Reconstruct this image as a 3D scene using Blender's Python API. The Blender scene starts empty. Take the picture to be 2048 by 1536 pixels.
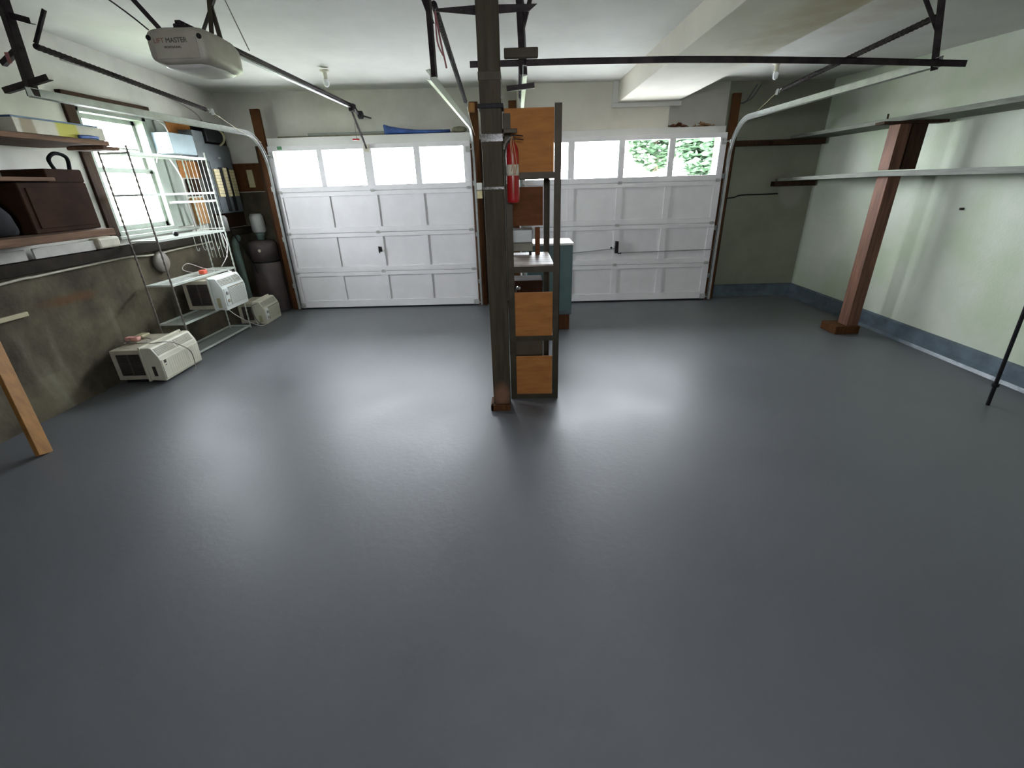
import bpy, bmesh, math, random
from mathutils import Vector, Matrix
random.seed(7)
scene = bpy.context.scene
COL = scene.collection

# ------------------------------------------------------------------ camera
cam_d = bpy.data.cameras.new('camera')
cam_d.sensor_width = 36.0
cam_d.lens = 36.0 * 905.66 / 2048.0
cam_d.clip_start = 0.05
cam_d.clip_end = 200
cam = bpy.data.objects.new('camera', cam_d)
COL.objects.link(cam)
_r = Vector((0.999596, 0.008747, -0.027047)); _u = Vector((0.021188, 0.40505, 0.914049)); _f = Vector((-0.01895, 0.914252, -0.404701))
_m = Matrix((( _r.x, _u.x, -_f.x), (_r.y, _u.y, -_f.y), (_r.z, _u.z, -_f.z))).to_4x4()
_m.translation = Vector((0, 0, 1.6335))
cam.matrix_world = _m
scene.camera = cam

# ------------------------------------------------------------------ world, light, exposure
world = bpy.data.worlds.new('world')
scene.world = world
world.use_nodes = True
wn = world.node_tree
bg = wn.nodes['Background']
bg.inputs['Color'].default_value = (0.89, 0.93, 1.0, 1)
bg.inputs['Strength'].default_value = 16.0
scene.view_settings.view_transform = 'Standard'
scene.view_settings.look = 'None'
scene.view_settings.gamma = 1.0
scene.view_settings.use_curve_mapping = False
scene.view_settings.exposure = 2.35


def portal(name, loc, rot, sx, sy):
    l = bpy.data.lights.new(name, 'AREA')
    l.shape = 'RECTANGLE'; l.size = sx; l.size_y = sy
    l.cycles.is_portal = True
    o = bpy.data.objects.new(name, l)
    o.location = loc; o.rotation_euler = rot
    COL.objects.link(o)


portal('daylight_portal', (-1.94, 6.72, 1.885), (math.radians(-90), 0, 0), 2.55, 0.46)
portal('daylight_portal', (1.375, 6.72, 1.885), (math.radians(-90), 0, 0), 2.55, 0.46)
portal('daylight_portal', (-4.03, 5.0, 1.83), (0, math.radians(-90), 0), 1.12, 0.86)

portal('daylight_portal', (0.125, -1.40, 1.935), (math.radians(90), 0, 0), 0.85, 0.37)  # portal of the added rear opening, fill for foreground floor and door fronts

# ------------------------------------------------------------------ materials
MATS = {}


def N(nt, t, **kw):
    n = nt.nodes.new(t)
    for k, v in kw.items():
        setattr(n, k, v)
    return n


def mat(name, col, rough=0.7, metal=0.0, var=0.15, scale=8.0, bump=0.0, bscale=None, stretch=None,
        col2=None, spec=0.5, coat=0.0, detail=5.0, rvar=0.0, lo=0.35, hi=0.65):
    """one procedural material: base colour mixed with a second by noise, optional bump"""
    if name in MATS:
        return MATS[name]
    m = bpy.data.materials.new(name); m.use_nodes = True
    nt = m.node_tree; b = nt.nodes['Principled BSDF']
    b.inputs['Roughness'].default_value = rough
    b.inputs['Metallic'].default_value = metal
    b.inputs['Specular IOR Level'].default_value = spec
    b.inputs['Coat Weight'].default_value = coat
    tc = N(nt, 'ShaderNodeTexCoord'); mp = N(nt, 'ShaderNodeMapping')
    nt.links.new(tc.outputs['Object'], mp.inputs['Vector'])
    if stretch:
        mp.inputs['Scale'].default_value = stretch
    nz = N(nt, 'ShaderNodeTexNoise'); nz.inputs['Scale'].default_value = scale
    nz.inputs['Detail'].default_value = detail; nz.inputs['Roughness'].default_value = 0.6
    nt.links.new(mp.outputs['Vector'], nz.inputs['Vector'])
    cr = N(nt, 'ShaderNodeValToRGB')
    c2 = col2 if col2 else tuple(c * (1 - var) for c in col)
    c1 = col if col2 else tuple(min(1, c * (1 + var)) for c in col)
    cr.color_ramp.elements[0].position = lo; cr.color_ramp.elements[1].position = hi
    cr.color_ramp.elements[0].color = (*c2, 1); cr.color_ramp.elements[1].color = (*c1, 1)
    nt.links.new(nz.outputs['Fac'], cr.inputs['Fac'])
    nt.links.new(cr.outputs['Color'], b.inputs['Base Color'])
    if rvar:
        mr = N(nt, 'ShaderNodeMapRange')
        mr.inputs['From Min'].default_value = 0.3; mr.inputs['From Max'].default_value = 0.7
        mr.inputs['To Min'].default_value = rough - rvar; mr.inputs['To Max'].default_value = rough + rvar
        nt.links.new(nz.outputs['Fac'], mr.inputs['Value']); nt.links.new(mr.outputs['Result'], b.inputs['Roughness'])
    if bump:
        n2 = N(nt, 'ShaderNodeTexNoise'); n2.inputs['Scale'].default_value = bscale or scale * 6
        n2.inputs['Detail'].default_value = 6
        nt.links.new(mp.outputs['Vector'], n2.inputs['Vector'])
        bp = N(nt, 'ShaderNodeBump'); bp.inputs['Strength'].default_value = bump; bp.inputs['Distance'].default_value = 0.01
        nt.links.new(n2.outputs['Fac'], bp.inputs['Height']); nt.links.new(bp.outputs['Normal'], b.inputs['Normal'])
    MATS[name] = m
    return m


def add_patch(m, col, scale, lo, hi, amount=1.0, offset=(0, 0, 0), stretch=(1, 1, 1), w=0.0):
    """mix a further stain colour over the base colour of a material, shaped by its own noise"""
    nt = m.node_tree; b = nt.nodes['Principled BSDF']
    src = b.inputs['Base Color'].links[0].from_socket
    tc = N(nt, 'ShaderNodeTexCoord'); mp = N(nt, 'ShaderNodeMapping')
    mp.inputs['Location'].default_value = offset; mp.inputs['Scale'].default_value = stretch
    nt.links.new(tc.outputs['Object'], mp.inputs['Vector'])
    nz = N(nt, 'ShaderNodeTexNoise'); nz.inputs['Scale'].default_value = scale; nz.inputs['Detail'].default_value = 6
    nt.links.new(mp.outputs['Vector'], nz.inputs['Vector'])
    mr = N(nt, 'ShaderNodeMapRange'); mr.inputs['From Min'].default_value = lo; mr.inputs['From Max'].default_value = hi
    mr.inputs['To Max'].default_value = amount
    nt.links.new(nz.outputs['Fac'], mr.inputs['Value'])
    mx = N(nt, 'ShaderNodeMix', data_type='RGBA')
    nt.links.new(mr.outputs['Result'], mx.inputs[0]); nt.links.new(src, mx.inputs[6]); mx.inputs[7].default_value = (*col, 1)
    nt.links.new(mx.outputs[2], b.inputs['Base Color'])
    return m


def spot(m, centre, radii, col, soft=0.5, amount=1.0, noise=0.35):
    """a stain or patch with a place and a shape of its own (object coordinates)"""
    nt = m.node_tree; b = nt.nodes['Principled BSDF']
    src = b.inputs['Base Color'].links[0].from_socket
    tc = N(nt, 'ShaderNodeTexCoord')
    nz = N(nt, 'ShaderNodeTexNoise'); nz.inputs['Scale'].default_value = 5.0; nz.inputs['Detail'].default_value = 5
    nt.links.new(tc.outputs['Object'], nz.inputs['Vector'])
    sub = N(nt, 'ShaderNodeVectorMath', operation='SUBTRACT'); sub.inputs[1].default_value = centre
    nt.links.new(tc.outputs['Object'], sub.inputs[0])
    dv = N(nt, 'ShaderNodeVectorMath', operation='DIVIDE'); dv.inputs[1].default_value = radii
    nt.links.new(sub.outputs[0], dv.inputs[0])
    ln = N(nt, 'ShaderNodeVectorMath', operation='LENGTH'); nt.links.new(dv.outputs[0], ln.inputs[0])
    ad = N(nt, 'ShaderNodeMath', operation='MULTIPLY_ADD'); ad.inputs[1].default_value = noise * 2; 
    nt.links.new(nz.outputs['Fac'], ad.inputs[0]); nt.links.new(ln.outputs['Value'], ad.inputs[2])
    mr = N(nt, 'ShaderNodeMapRange'); mr.inputs['From Min'].default_value = 1.0 + noise; mr.inputs['From Max'].default_value = 1.0 + noise - soft
    mr.inputs['To Min'].default_value = 0; mr.inputs['To Max'].default_value = amount
    nt.links.new(ad.outputs[0], mr.inputs['Value'])
    mx = N(nt, 'ShaderNodeMix', data_type='RGBA')
    nt.links.new(mr.outputs['Result'], mx.inputs[0]); nt.links.new(src, mx.inputs[6]); mx.inputs[7].default_value = (*col, 1)
    nt.links.new(mx.outputs[2], b.inputs['Base Color'])
    return m


# floor: blue-grey floor paint, satin, with roller and brush texture
M_floor = mat('floor_paint', (0.118, 0.124, 0.133), 0.43, var=0.06, scale=1.1, bump=0.10, bscale=30, rvar=0.05, spec=0.34, lo=0.0, hi=1.0)

M_ceil = mat('ceiling_paint', (0.62, 0.62, 0.58), 0.9, var=0.05, scale=2.0, bump=0.08, bscale=120)
M_soffit = mat('soffit_paint', (0.66, 0.63, 0.55), 0.85, var=0.05, scale=2.0)
M_plaster = mat('wall_plaster_white', (0.60, 0.59, 0.53), 0.9, var=0.07, scale=3.0, bump=0.1, bscale=60)
M_backwall = mat('back_wall_block', (0.55, 0.54, 0.48), 0.9, var=0.08, scale=3.0, bump=0.1, bscale=60)
M_greenwall = mat('right_wall_green', (0.435, 0.50, 0.365), 0.85, var=0.10, scale=1.6, bump=0.15, bscale=50, col2=(0.54, 0.57, 0.49))
M_conc = mat('foundation_concrete', (0.115, 0.099, 0.060), 0.95, scale=2.6, col2=(0.042, 0.033, 0.019), bump=0.5, bscale=22, detail=8)
add_patch(M_conc, (0.035, 0.025, 0.016), 1.7, 0.55, 0.68, 0.85, (3, 1, 7), (1, 1, 0.6))
add_patch(M_conc, (0.21, 0.195, 0.14), 2.2, 0.60, 0.75, 0.7, (9, 4, 1), (1, 1.6, 0.3))
spot(M_conc, (0.06, 0.92, 0.88), (1.0, 0.33, 0.06), (0.095, 0.045, 0.012), 0.6, 0.8, 0.5)
M_curb = mat('curb_paint', (0.085, 0.115, 0.14), 0.32, var=0.25, scale=6.0, bump=0.5, bscale=18)
M_white = mat('white_paint', (0.66, 0.65, 0.62), 0.5, var=0.03, scale=4.0)
M_door = mat('garage_door_paint', (0.74, 0.72, 0.725), 0.45, var=0.03, scale=5.0, bump=0.04, bscale=70)
M_trimgrey = mat('window_casing_paint', (0.27, 0.30, 0.26), 0.6, var=0.10, scale=6.0)
M_darkwood = mat('dark_brown_wood', (0.038, 0.019, 0.009), 0.75, spec=0.18, scale=3.0, var=0.35, stretch=(14, 14, 1.2), bump=0.2, bscale=5)
M_redwood = mat('reddish_wood', (0.078, 0.029, 0.008), 0.7, spec=0.18, scale=3.0, var=0.3, stretch=(14, 14, 1.2), bump=0.2, bscale=5)
M_paleface = mat('worn_post_wood', (0.14, 0.062, 0.035), 0.75, scale=3.0, var=0.35, stretch=(12, 12, 1.0), bump=0.2, bscale=5)
M_postgrey = mat('grey_brown_post', (0.046, 0.036, 0.022), 0.65, spec=0.18, scale=3.0, var=0.25, stretch=(10, 10, 1.0), bump=0.15, bscale=6)
spot(M_postgrey, (0.0, -0.02, 0.12), (0.08, 0.2, 0.12), (0.19, 0.10, 0.06), 0.6, 0.9, 0.4)
M_ply = mat('plywood', (0.34, 0.138, 0.036), 0.7, spec=0.18, scale=4.0, var=0.15, stretch=(1.5, 8, 8), bump=0.05)
M_plydark = mat('dark_plywood', (0.13, 0.045, 0.014), 0.7, spec=0.18, scale=4.0, var=0.18, stretch=(1.5, 8, 8), bump=0.05)  # same plywood grain in a darker tone
M_plank = mat('yellow_pine', (0.30, 0.14, 0.030), 0.65, scale=3.0, var=0.2, stretch=(10, 10, 1), bump=0.1)
M_shelfwood = mat('weathered_shelf_wood', (0.15, 0.085, 0.050), 0.8, spec=0.18, scale=3.0, var=0.35, stretch=(10, 1, 10), bump=0.2)
M_greywood = mat('grey_green_shelf_wood', (0.13, 0.137, 0.112), 0.75, scale=3.0, var=0.3, stretch=(10, 1, 10), bump=0.2)
M_tan = mat('tan_fibreboard', (0.42, 0.23, 0.11), 0.8, scale=4.0, var=0.15)
M_galv = mat('galvanised_steel', (0.30, 0.31, 0.295), 0.5, metal=0.6, scale=9.0, var=0.15, rvar=0.08)
M_steel = mat('dark_angle_steel', (0.030, 0.023, 0.023), 0.55, spec=0.18, metal=0.3, scale=12.0, var=0.4)
M_rackst = mat('brown_rack_steel', (0.047, 0.038, 0.024), 0.5, spec=0.18, metal=0.2, scale=9.0, var=0.2)
M_spring = mat('oiled_spring_steel', (0.020, 0.014, 0.014), 0.8, metal=0.0, spec=0.15, scale=30.0, var=0.5, bump=0.6, bscale=120)
M_black = mat('black_rubber', (0.012, 0.012, 0.013), 0.6, spec=0.18, var=0.3)
M_chrome = mat('bright_steel', (0.75, 0.75, 0.73), 0.22, metal=1.0, var=0.05)
M_tape = mat('clear_tape', (0.11, 0.10, 0.085), 0.12, var=0.5, scale=60, lo=0.45, hi=0.55)
M_rackwhite = mat('white_coated_wire', (0.50, 0.54, 0.48), 0.4, var=0.06)
M_rackdull = mat('dull_rack_tube', (0.17, 0.15, 0.125), 0.5, var=0.3, scale=40)
M_strip = mat('off_white_board', (0.40, 0.39, 0.35), 0.7, var=0.1)  # white boards toned down to a mid off-white
M_acbeige = mat('cream_plastic', (0.60, 0.585, 0.47), 0.45, var=0.05)
M_acwhite = mat('white_plastic', (0.68, 0.72, 0.68), 0.4, var=0.04)
M_acmetal = mat('beige_sheet_metal', (0.44, 0.41, 0.32), 0.55, var=0.12, scale=10)
M_grille = mat('dark_condenser_fins', (0.03, 0.02, 0.02), 0.7, var=0.3)
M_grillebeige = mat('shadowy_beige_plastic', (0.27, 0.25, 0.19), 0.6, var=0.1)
M_greyp = mat('grey_plastic', (0.30, 0.30, 0.29), 0.45, var=0.1)
M_cord = mat('white_cord', (0.66, 0.62, 0.60), 0.5, var=0.05)
M_cordg = mat('grey_cord', (0.20, 0.18, 0.15), 0.5, var=0.1)
M_red = mat('red_enamel', (0.30, 0.010, 0.010), 0.3, var=0.12, scale=10)
M_redpl = mat('orange_red_plastic', (0.72, 0.12, 0.07), 0.4, var=0.08)
M_label = mat('paper_label', (0.55, 0.50, 0.40), 0.7, var=0.2, scale=30)
M_teal = mat('teal_enamel', (0.065, 0.120, 0.112), 0.45, var=0.10, scale=5)
M_opener = mat('opener_plastic', (0.33, 0.305, 0.25), 0.5, var=0.10, scale=7)
M_lens = mat('frosted_lens', (0.62, 0.60, 0.55), 0.35, var=0.05)
M_panelgrey = mat('electrical_grey', (0.085, 0.10, 0.105), 0.45, var=0.2, scale=7)
M_bluegrey = mat('blue_grey_box', (0.34, 0.43, 0.50), 0.5, var=0.06, scale=8)
M_breaker = mat('cream_breaker', (0.55, 0.47, 0.27), 0.5, var=0.15, scale=30)
M_tank = mat('tank_brown_enamel', (0.085, 0.068, 0.066), 0.4, spec=0.18, var=0.2, scale=4)
M_pipeg = mat('green_grey_pipe', (0.10, 0.15, 0.13), 0.5, var=0.25, scale=6)
M_cab = mat('dark_brown_cabinet', (0.030, 0.013, 0.006), 0.95, spec=0.18, var=0.3, scale=4)
M_bag = mat('black_bag_cloth', (0.008, 0.008, 0.009), 0.9, spec=0.18, var=0.3)
M_box = mat('printed_carton', (0.52, 0.50, 0.40), 0.7, var=0.1, scale=14)
spot(M_box, (0, 0.03, 0), (0.4, 0.11, 0.4), (0.50, 0.47, 0.03), 0.25, 0.9, 0.25)
spot(M_box, (0, -0.27, 0), (0.4, 0.06, 0.4), (0.22, 0.16, 0.08), 0.25, 0.8, 0.3)
M_blue = mat('blue_tarp', (0.035, 0.09, 0.30), 0.5, var=0.3, scale=12)
M_blued = mat('blue_card', (0.03, 0.09, 0.17), 0.5, var=0.2, scale=12)
M_leaf = mat('dry_leaves', (0.17, 0.055, 0.02), 0.85, var=0.5, scale=30)
M_cloth = mat('grey_green_rag', (0.20, 0.19, 0.13), 0.9, var=0.2, scale=20)
M_bulb = mat('white_glass_bulb', (0.80, 0.82, 0.82), 0.25, var=0.02)
M_porc = mat('porcelain', (0.62, 0.60, 0.48), 0.35, var=0.04)
M_green = mat('green_sticker', (0.10, 0.27, 0.13), 0.6, var=0.1)
M_pink = mat('pink_sponge', (0.62, 0.32, 0.27), 0.8, var=0.15, scale=30)
M_copper = mat('red_ribbon', (0.26, 0.10, 0.10), 0.7, var=0.2)
M_wire = mat('tan_wire', (0.40, 0.36, 0.22), 0.5, var=0.1)
M_ground = mat('driveway_asphalt', (0.34, 0.34, 0.33), 0.9, var=0.15, scale=4)
M_grass = mat('lawn_grass', (0.17, 0.20, 0.11), 0.9, var=0.3, scale=3)
M_foliage = mat('tree_foliage', (0.050, 0.095, 0.048), 0.6, var=0.45, scale=1.6)
M_bark = mat('tree_bark', (0.13, 0.10, 0.07), 0.9, var=0.3, scale=4)
M_ink = mat('dark_lettering', (0.05, 0.045, 0.035), 0.6, var=0.1)
M_inkred = mat('faded_red_lettering', (0.24, 0.09, 0.06), 0.6, var=0.1)
M_paper = mat('worn_white_laminate', (0.52, 0.46, 0.40), 0.55, scale=3, col2=(0.20, 0.15, 0.12), stretch=(1, 5, 1))
M_olive = mat('olive_enamel', (0.16, 0.15, 0.10), 0.5, var=0.15)

# glass pane: a thin clear sheet (mostly see-through, a little reflection)
M_hinge = mat('painted_hinge_steel', (0.42, 0.42, 0.40), 0.5, var=0.25, scale=30)
M_fins = mat('dark_fin_louvres', (0.075, 0.065, 0.052), 0.6, var=0.2)
M_glass = bpy.data.materials.new('window_glass'); M_glass.use_nodes = True
_nt = M_glass.node_tree; _nt.nodes.clear()
_o = N(_nt, 'ShaderNodeOutputMaterial'); _t = N(_nt, 'ShaderNodeBsdfTransparent'); _g = N(_nt, 'ShaderNodeBsdfGlossy')
_t.inputs['Color'].default_value = (0.94, 0.95, 0.95, 1); _g.inputs['Roughness'].default_value = 0.02
_x = N(_nt, 'ShaderNodeMixShader'); _x.inputs[0].default_value = 0.05
_nt.links.new(_t.outputs[0], _x.inputs[1]); _nt.links.new(_g.outputs[0], _x.inputs[2]); _nt.links.new(_x.outputs[0], _o.inputs['Surface'])


# ------------------------------------------------------------------ mesh builder
class B:
    def __init__(self):
        self.bm = bmesh.new()

    def _new(self, verts, faces, M=None):
        vs = [self.bm.verts.new(M @ Vector(v) if M else v) for v in verts]
        fs = []
        for f in faces:
            try:
                fs.append(self.bm.faces.new([vs[i] for i in f]))
            except ValueError:
                pass
        return vs, fs

    def box(self, x0, x1, y0, y1, z0, z1, bev=0.0, M=None):
        v = [(x0, y0, z0), (x1, y0, z0), (x1, y1, z0), (x0, y1, z0), (x0, y0, z1), (x1, y0, z1), (x1, y1, z1), (x0, y1, z1)]
        f = [(0, 3, 2, 1), (4, 5, 6, 7), (0, 1, 5, 4), (1, 2, 6, 5), (2, 3, 7, 6), (3, 0, 4, 7)]
        vs, fs = self._new(v, f, M)
        if bev:
            es = {e for q in fs for e in q.edges}
            bmesh.ops.bevel(self.bm, geom=list(es), offset=bev, segments=2, affect='EDGES', profile=0.5)
        return self

    def bar(self, p0, p1, w, h, bev=0.0, up=(0, 0, 1)):
        """a bar of section w (sideways) x h (along up) from p0 to p1"""
        p0 = Vector(p0); p1 = Vector(p1); d = p1 - p0; L = d.length; d.normalize()
        u = Vector(up)
        if abs(u.dot(d)) > 0.98:
            u = Vector((0, 1, 0))
        s = d.cross(u).normalized(); u = s.cross(d).normalized()
        M = Matrix(((s.x, d.x, u.x, p0.x), (s.y, d.y, u.y, p0.y), (s.z, d.z, u.z, p0.z), (0, 0, 0, 1)))
        return self.box(-w / 2, w / 2, 0, L, -h / 2, h / 2, bev, M)

    def angle(self, p0, p1, w, t=0.004, up=(0, 0, 1), sx=1, su=1):
        """L-section steel angle"""
        p0 = Vector(p0); p1 = Vector(p1); d = p1 - p0; L = d.length; d.normalize()
        u = Vector(up)
        if abs(u.dot(d)) > 0.98:
            u = Vector((0, 1, 0))
        s = d.cross(u).normalized(); u = s.cross(d).normalized()
        M = Matrix(((s.x, d.x, u.x, p0.x), (s.y, d.y, u.y, p0.y), (s.z, d.z, u.z, p0.z), (0, 0, 0, 1)))
        a, b_ = sorted((0, w * sx)); c, e = sorted((0, t * su))
        self.box(a, b_, 0, L, c, e, 0, M)
        a, b_ = sorted((0, t * sx)); c, e = sorted((0, w * su))
        return self.box(a, b_, 0, L, c, e, 0, M)

    def tube(self, pts, r, seg=8, closed=False):
        pts = [Vector(p) for p in pts]
        rings = []
        prev = None
        n = len(pts)
        for i, p in enumerate(pts):
            a = pts[max(i - 1, 0)]; b_ = pts[min(i + 1, n - 1)]
            d = (b_ - a)
            if d.length < 1e-9:
                d = Vector((0, 0, 1))
            d.normalize()
            if prev is None:
                u = Vector((0, 0, 1)) if abs(d.z) < 0.9 else Vector((1, 0, 0))
            else:
                u = prev
            s = d.cross(u).normalized(); u = s.cross(d).normalized(); prev = u
            rr = r[i] if isinstance(r, (list, tuple)) else r
            rings.append([self.bm.verts.new(p + (s * math.cos(2 * math.pi * k / seg) + u * math.sin(2 * math.pi * k / seg)) * rr) for k in range(seg)])
        for i in range(n - 1):
            for k in range(seg):
                self.bm.faces.new((rings[i][k], rings[i][(k + 1) % seg], rings[i + 1][(k + 1) % seg], rings[i + 1][k]))
        self.bm.faces.new(list(reversed(rings[0]))); self.bm.faces.new(rings[-1])
        return self

    def lathe(self, prof, c, axis='z', seg=24):
        """prof: (radius, height) list"""
        c = Vector(c); rings = []
        for r, h in prof:
            ring = []
            for k in range(seg):
                a = 2 * math.pi * k / seg
                if axis == 'z':
                    v = Vector((r * math.cos(a), r * math.sin(a), h))
                elif axis == 'y':
                    v = Vector((r * math.cos(a), h, r * math.sin(a)))
                else:
                    v = Vector((h, r * math.cos(a), r * math.sin(a)))
                ring.append(self.bm.verts.new(c + v))
            rings.append(ring)
        for i in range(len(rings) - 1):
            for k in range(seg):
                self.bm.faces.new((rings[i][k], rings[i][(k + 1) % seg], rings[i + 1][(k + 1) % seg], rings[i + 1][k]))
        self.bm.faces.new(list(reversed(rings[0]))); self.bm.faces.new(rings[-1])
        return self

    def prism(self, poly, axis, a0, a1, bev=0.0):
        """polygon (two coordinates) swept along an axis from a0 to a1"""
        def P(p, a):
            return {'x': (a, p[0], p[1]), 'y': (p[0], a, p[1]), 'z': (p[0], p[1], a)}[axis]
        n = len(poly)
        v = [P(p, a0) for p in poly] + [P(p, a1) for p in poly]
        f = [tuple(range(n)), tuple(range(2 * n - 1, n - 1, -1))] + [(i, (i + 1) % n, n + (i + 1) % n, n + i) for i in range(n)]
        vs, fs = self._new(v, f)
        if bev:
            es = {e for q in fs for e in q.edges}
            bmesh.ops.bevel(self.bm, geom=list(es), offset=bev, segments=2, affect='EDGES', profile=0.5)
        return self

    def build(self, name, m, root=None, local=False, smooth=False):
        bmesh.ops.recalc_face_normals(self.bm, faces=self.bm.faces[:])
        me = bpy.data.meshes.new(name)
        if root is not None and not local:
            off = abs_loc(root)
            bmesh.ops.translate(self.bm, verts=self.bm.verts[:], vec=-off)
            self.bm.to_mesh(me)
        elif root is None:
            xs = [v.co for v in self.bm.verts]
            c = Vector(((min(v.x for v in xs) + max(v.x for v in xs)) / 2, (min(v.y for v in xs) + max(v.y for v in xs)) / 2, min(v.z for v in xs)))
            bmesh.ops.translate(self.bm, verts=self.bm.verts[:], vec=-c)
            self.bm.to_mesh(me)
        else:
            self.bm.to_mesh(me)
        self.bm.free()
        me.materials.append(m)
        if smooth:
            for p in me.polygons:
                p.use_smooth = True
        o = bpy.data.objects.new(name, me)
        COL.objects.link(o)
        if root is not None:
            o.parent = root
        else:
            o.location = c
        return o


def abs_loc(o):
    v = Vector((0, 0, 0))
    while o:
        v += o.location; o = o.parent
    return v


def tag(o, label, cat, group=None):
    o['label'] = label; o['category'] = cat
    if group:
        o['group'] = group
    return o


def thing(name, label, cat, loc, group=None, rz=0.0):
    o = bpy.data.objects.new(name, None); o.empty_display_size = 0.1
    COL.objects.link(o); o.location = loc; o.rotation_euler = (0, 0, rz)
    return tag(o, label, cat, group)


def struct(o):
    o['kind'] = 'structure'
    return o


def sroot(name, loc):
    o = bpy.data.objects.new(name, None); COL.objects.link(o); o.location = loc
    return struct(o)


def bez(pts, n=8):
    """smooth curve through points (Catmull-Rom)"""
    P = [Vector(p) for p in pts]; P = [P[0]] + P + [P[-1]]; out = []
    for i in range(1, len(P) - 2):
        for k in range(n):
            t = k / n
            out.append(0.5 * ((2 * P[i]) + (-P[i - 1] + P[i + 1]) * t + (2 * P[i - 1] - 5 * P[i] + 4 * P[i + 1] - P[i + 2]) * t * t + (-P[i - 1] + 3 * P[i] - 3 * P[i + 1] + P[i + 2]) * t ** 3))
    out.append(P[-2])
    return out


def lettering(txt, size, m, root, loc, rot, name='lettering'):
    cu = bpy.data.curves.new(name, 'FONT'); cu.body = txt; cu.size = size; cu.extrude = 0.0008; cu.align_x = 'LEFT'
    o = bpy.data.objects.new(name, cu)
    me = bpy.data.meshes.new_from_object(o); bpy.data.objects.remove(o); bpy.data.curves.remove(cu)
    me.materials.clear(); me.materials.append(m)
    o = bpy.data.objects.new(name, me); COL.objects.link(o); o.parent = root; o.location = loc; o.rotation_euler = rot
    return o


# ================================================================== THE ROOM
XL, XU, XR, YB, YF = -3.86, -3.90, 4.08, 6.85, -1.2

floor = struct(B().box(XL - 0.15, XR + 0.15, YF, YB + 0.1, -0.12, 0).build('floor', M_floor))

# ceiling: a slightly sagging slab
b = B(); nx, ny = 16, 16
def cz(x, y):
    t = (x - XU) / (XR - XU); yy = max(y, 3.0)
    zl = 2.805 + (6.85 - yy) * 0.041; zr = 2.74 - (6.85 - yy) * 0.037
    return zl * (1 - t) + zr * t
g = [[b.bm.verts.new((XU - 0.1 + (XR - XU + 0.2) * i / nx, YF + (YB + 0.1 - YF) * j / ny, cz(XU + (XR - XU) * i / nx, YF + (YB - YF) * j / ny))) for j in range(ny + 1)] for i in range(nx + 1)]
g2 = [[b.bm.verts.new(v.co + Vector((0, 0, 0.3))) for v in r] for r in g]
for i in range(nx):
    for j in range(ny):
        b.bm.faces.new((g[i][j], g[i + 1][j], g[i + 1][j + 1], g[i][j + 1])); b.bm.faces.new((g2[i][j], g2[i][j + 1], g2[i + 1][j + 1], g2[i + 1][j]))
for i in range(nx):
    b.bm.faces.new((g[i][0], g2[i][0], g2[i + 1][0], g[i + 1][0])); b.bm.faces.new((g[i][ny], g[i + 1][ny], g2[i + 1][ny], g2[i][ny]))
for j in range(ny):
    b.bm.faces.new((g[0][j], g[0][j + 1], g2[0][j + 1], g2[0][j])); b.bm.faces.new((g[nx][j], g2[nx][j], g2[nx][j + 1], g[nx][j + 1]))
ceiling = struct(b.build('ceiling', M_ceil, smooth=False))

# left wall: plaster above a concrete foundation, window opening y 4.60..5.43, z 1.285..2.36
WY0, WY1, WZ0, WZ1 = 4.60, 5.43, 1.285, 2.36
b = B()
b.box(XU - 0.15, XU, YF, WY0, 1.18, 3.1).box(XU - 0.15, XU, WY1, YB + 0.15, 1.18, 3.1)
b.box(XU - 0.15, XU, WY0, WY1, 1.18, WZ0).box(XU - 0.15, XU, WY0, WY1, WZ1, 3.1)
wall_left = struct(b.build('wall_left', M_plaster))
b = B().prism([(-4.06, -0.05), (-3.79, -0.05), (-3.80, 0.0), (XL, 0.30), (XL, 1.09), (-4.06, 1.09)], 'y', YF, YB + 0.15)
struct(b.build('wall_left_base', M_conc))
struct(B().box(-4.04, -3.79, YF, 6.8, 1.09, 1.18, 0.004).build('trim_9', mat('dark_shaded_sill_timber', (0.022, 0.017, 0.012), 0.9, spec=0.18, var=0.4, scale=6)))  # dark sill timber, with the shadow under the shelf worked into its colour
# back wall with two door openings
b = B()
b.box(XU - 0.15, -3.30, YB, YB + 0.15, 1.62, 3.1).box(-0.55, 0.04, YB, YB + 0.15, 0, 3.1)
M_pier = mat('dimmed_corner_paint', (0.27, 0.275, 0.205), 0.9, scale=1.4, col2=(0.20, 0.21, 0.15), bump=0.15, bscale=50)  # olive paint, darkened further so the corner's dimness sits in the colour
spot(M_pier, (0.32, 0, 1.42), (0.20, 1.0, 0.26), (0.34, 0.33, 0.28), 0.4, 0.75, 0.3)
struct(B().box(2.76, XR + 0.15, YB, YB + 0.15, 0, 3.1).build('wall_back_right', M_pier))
struct(B().box(XU - 0.15, -3.30, YB, YB + 0.15, 0, 1.62).build('wall_back_left', M_conc))
b.box(-3.30, -0.55, YB, YB + 0.15, 2.18, 3.1).box(0.04, 2.76, YB, YB + 0.15, 2.18, 3.1)
wall_back = struct(b.build('wall_back', M_backwall))
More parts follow.
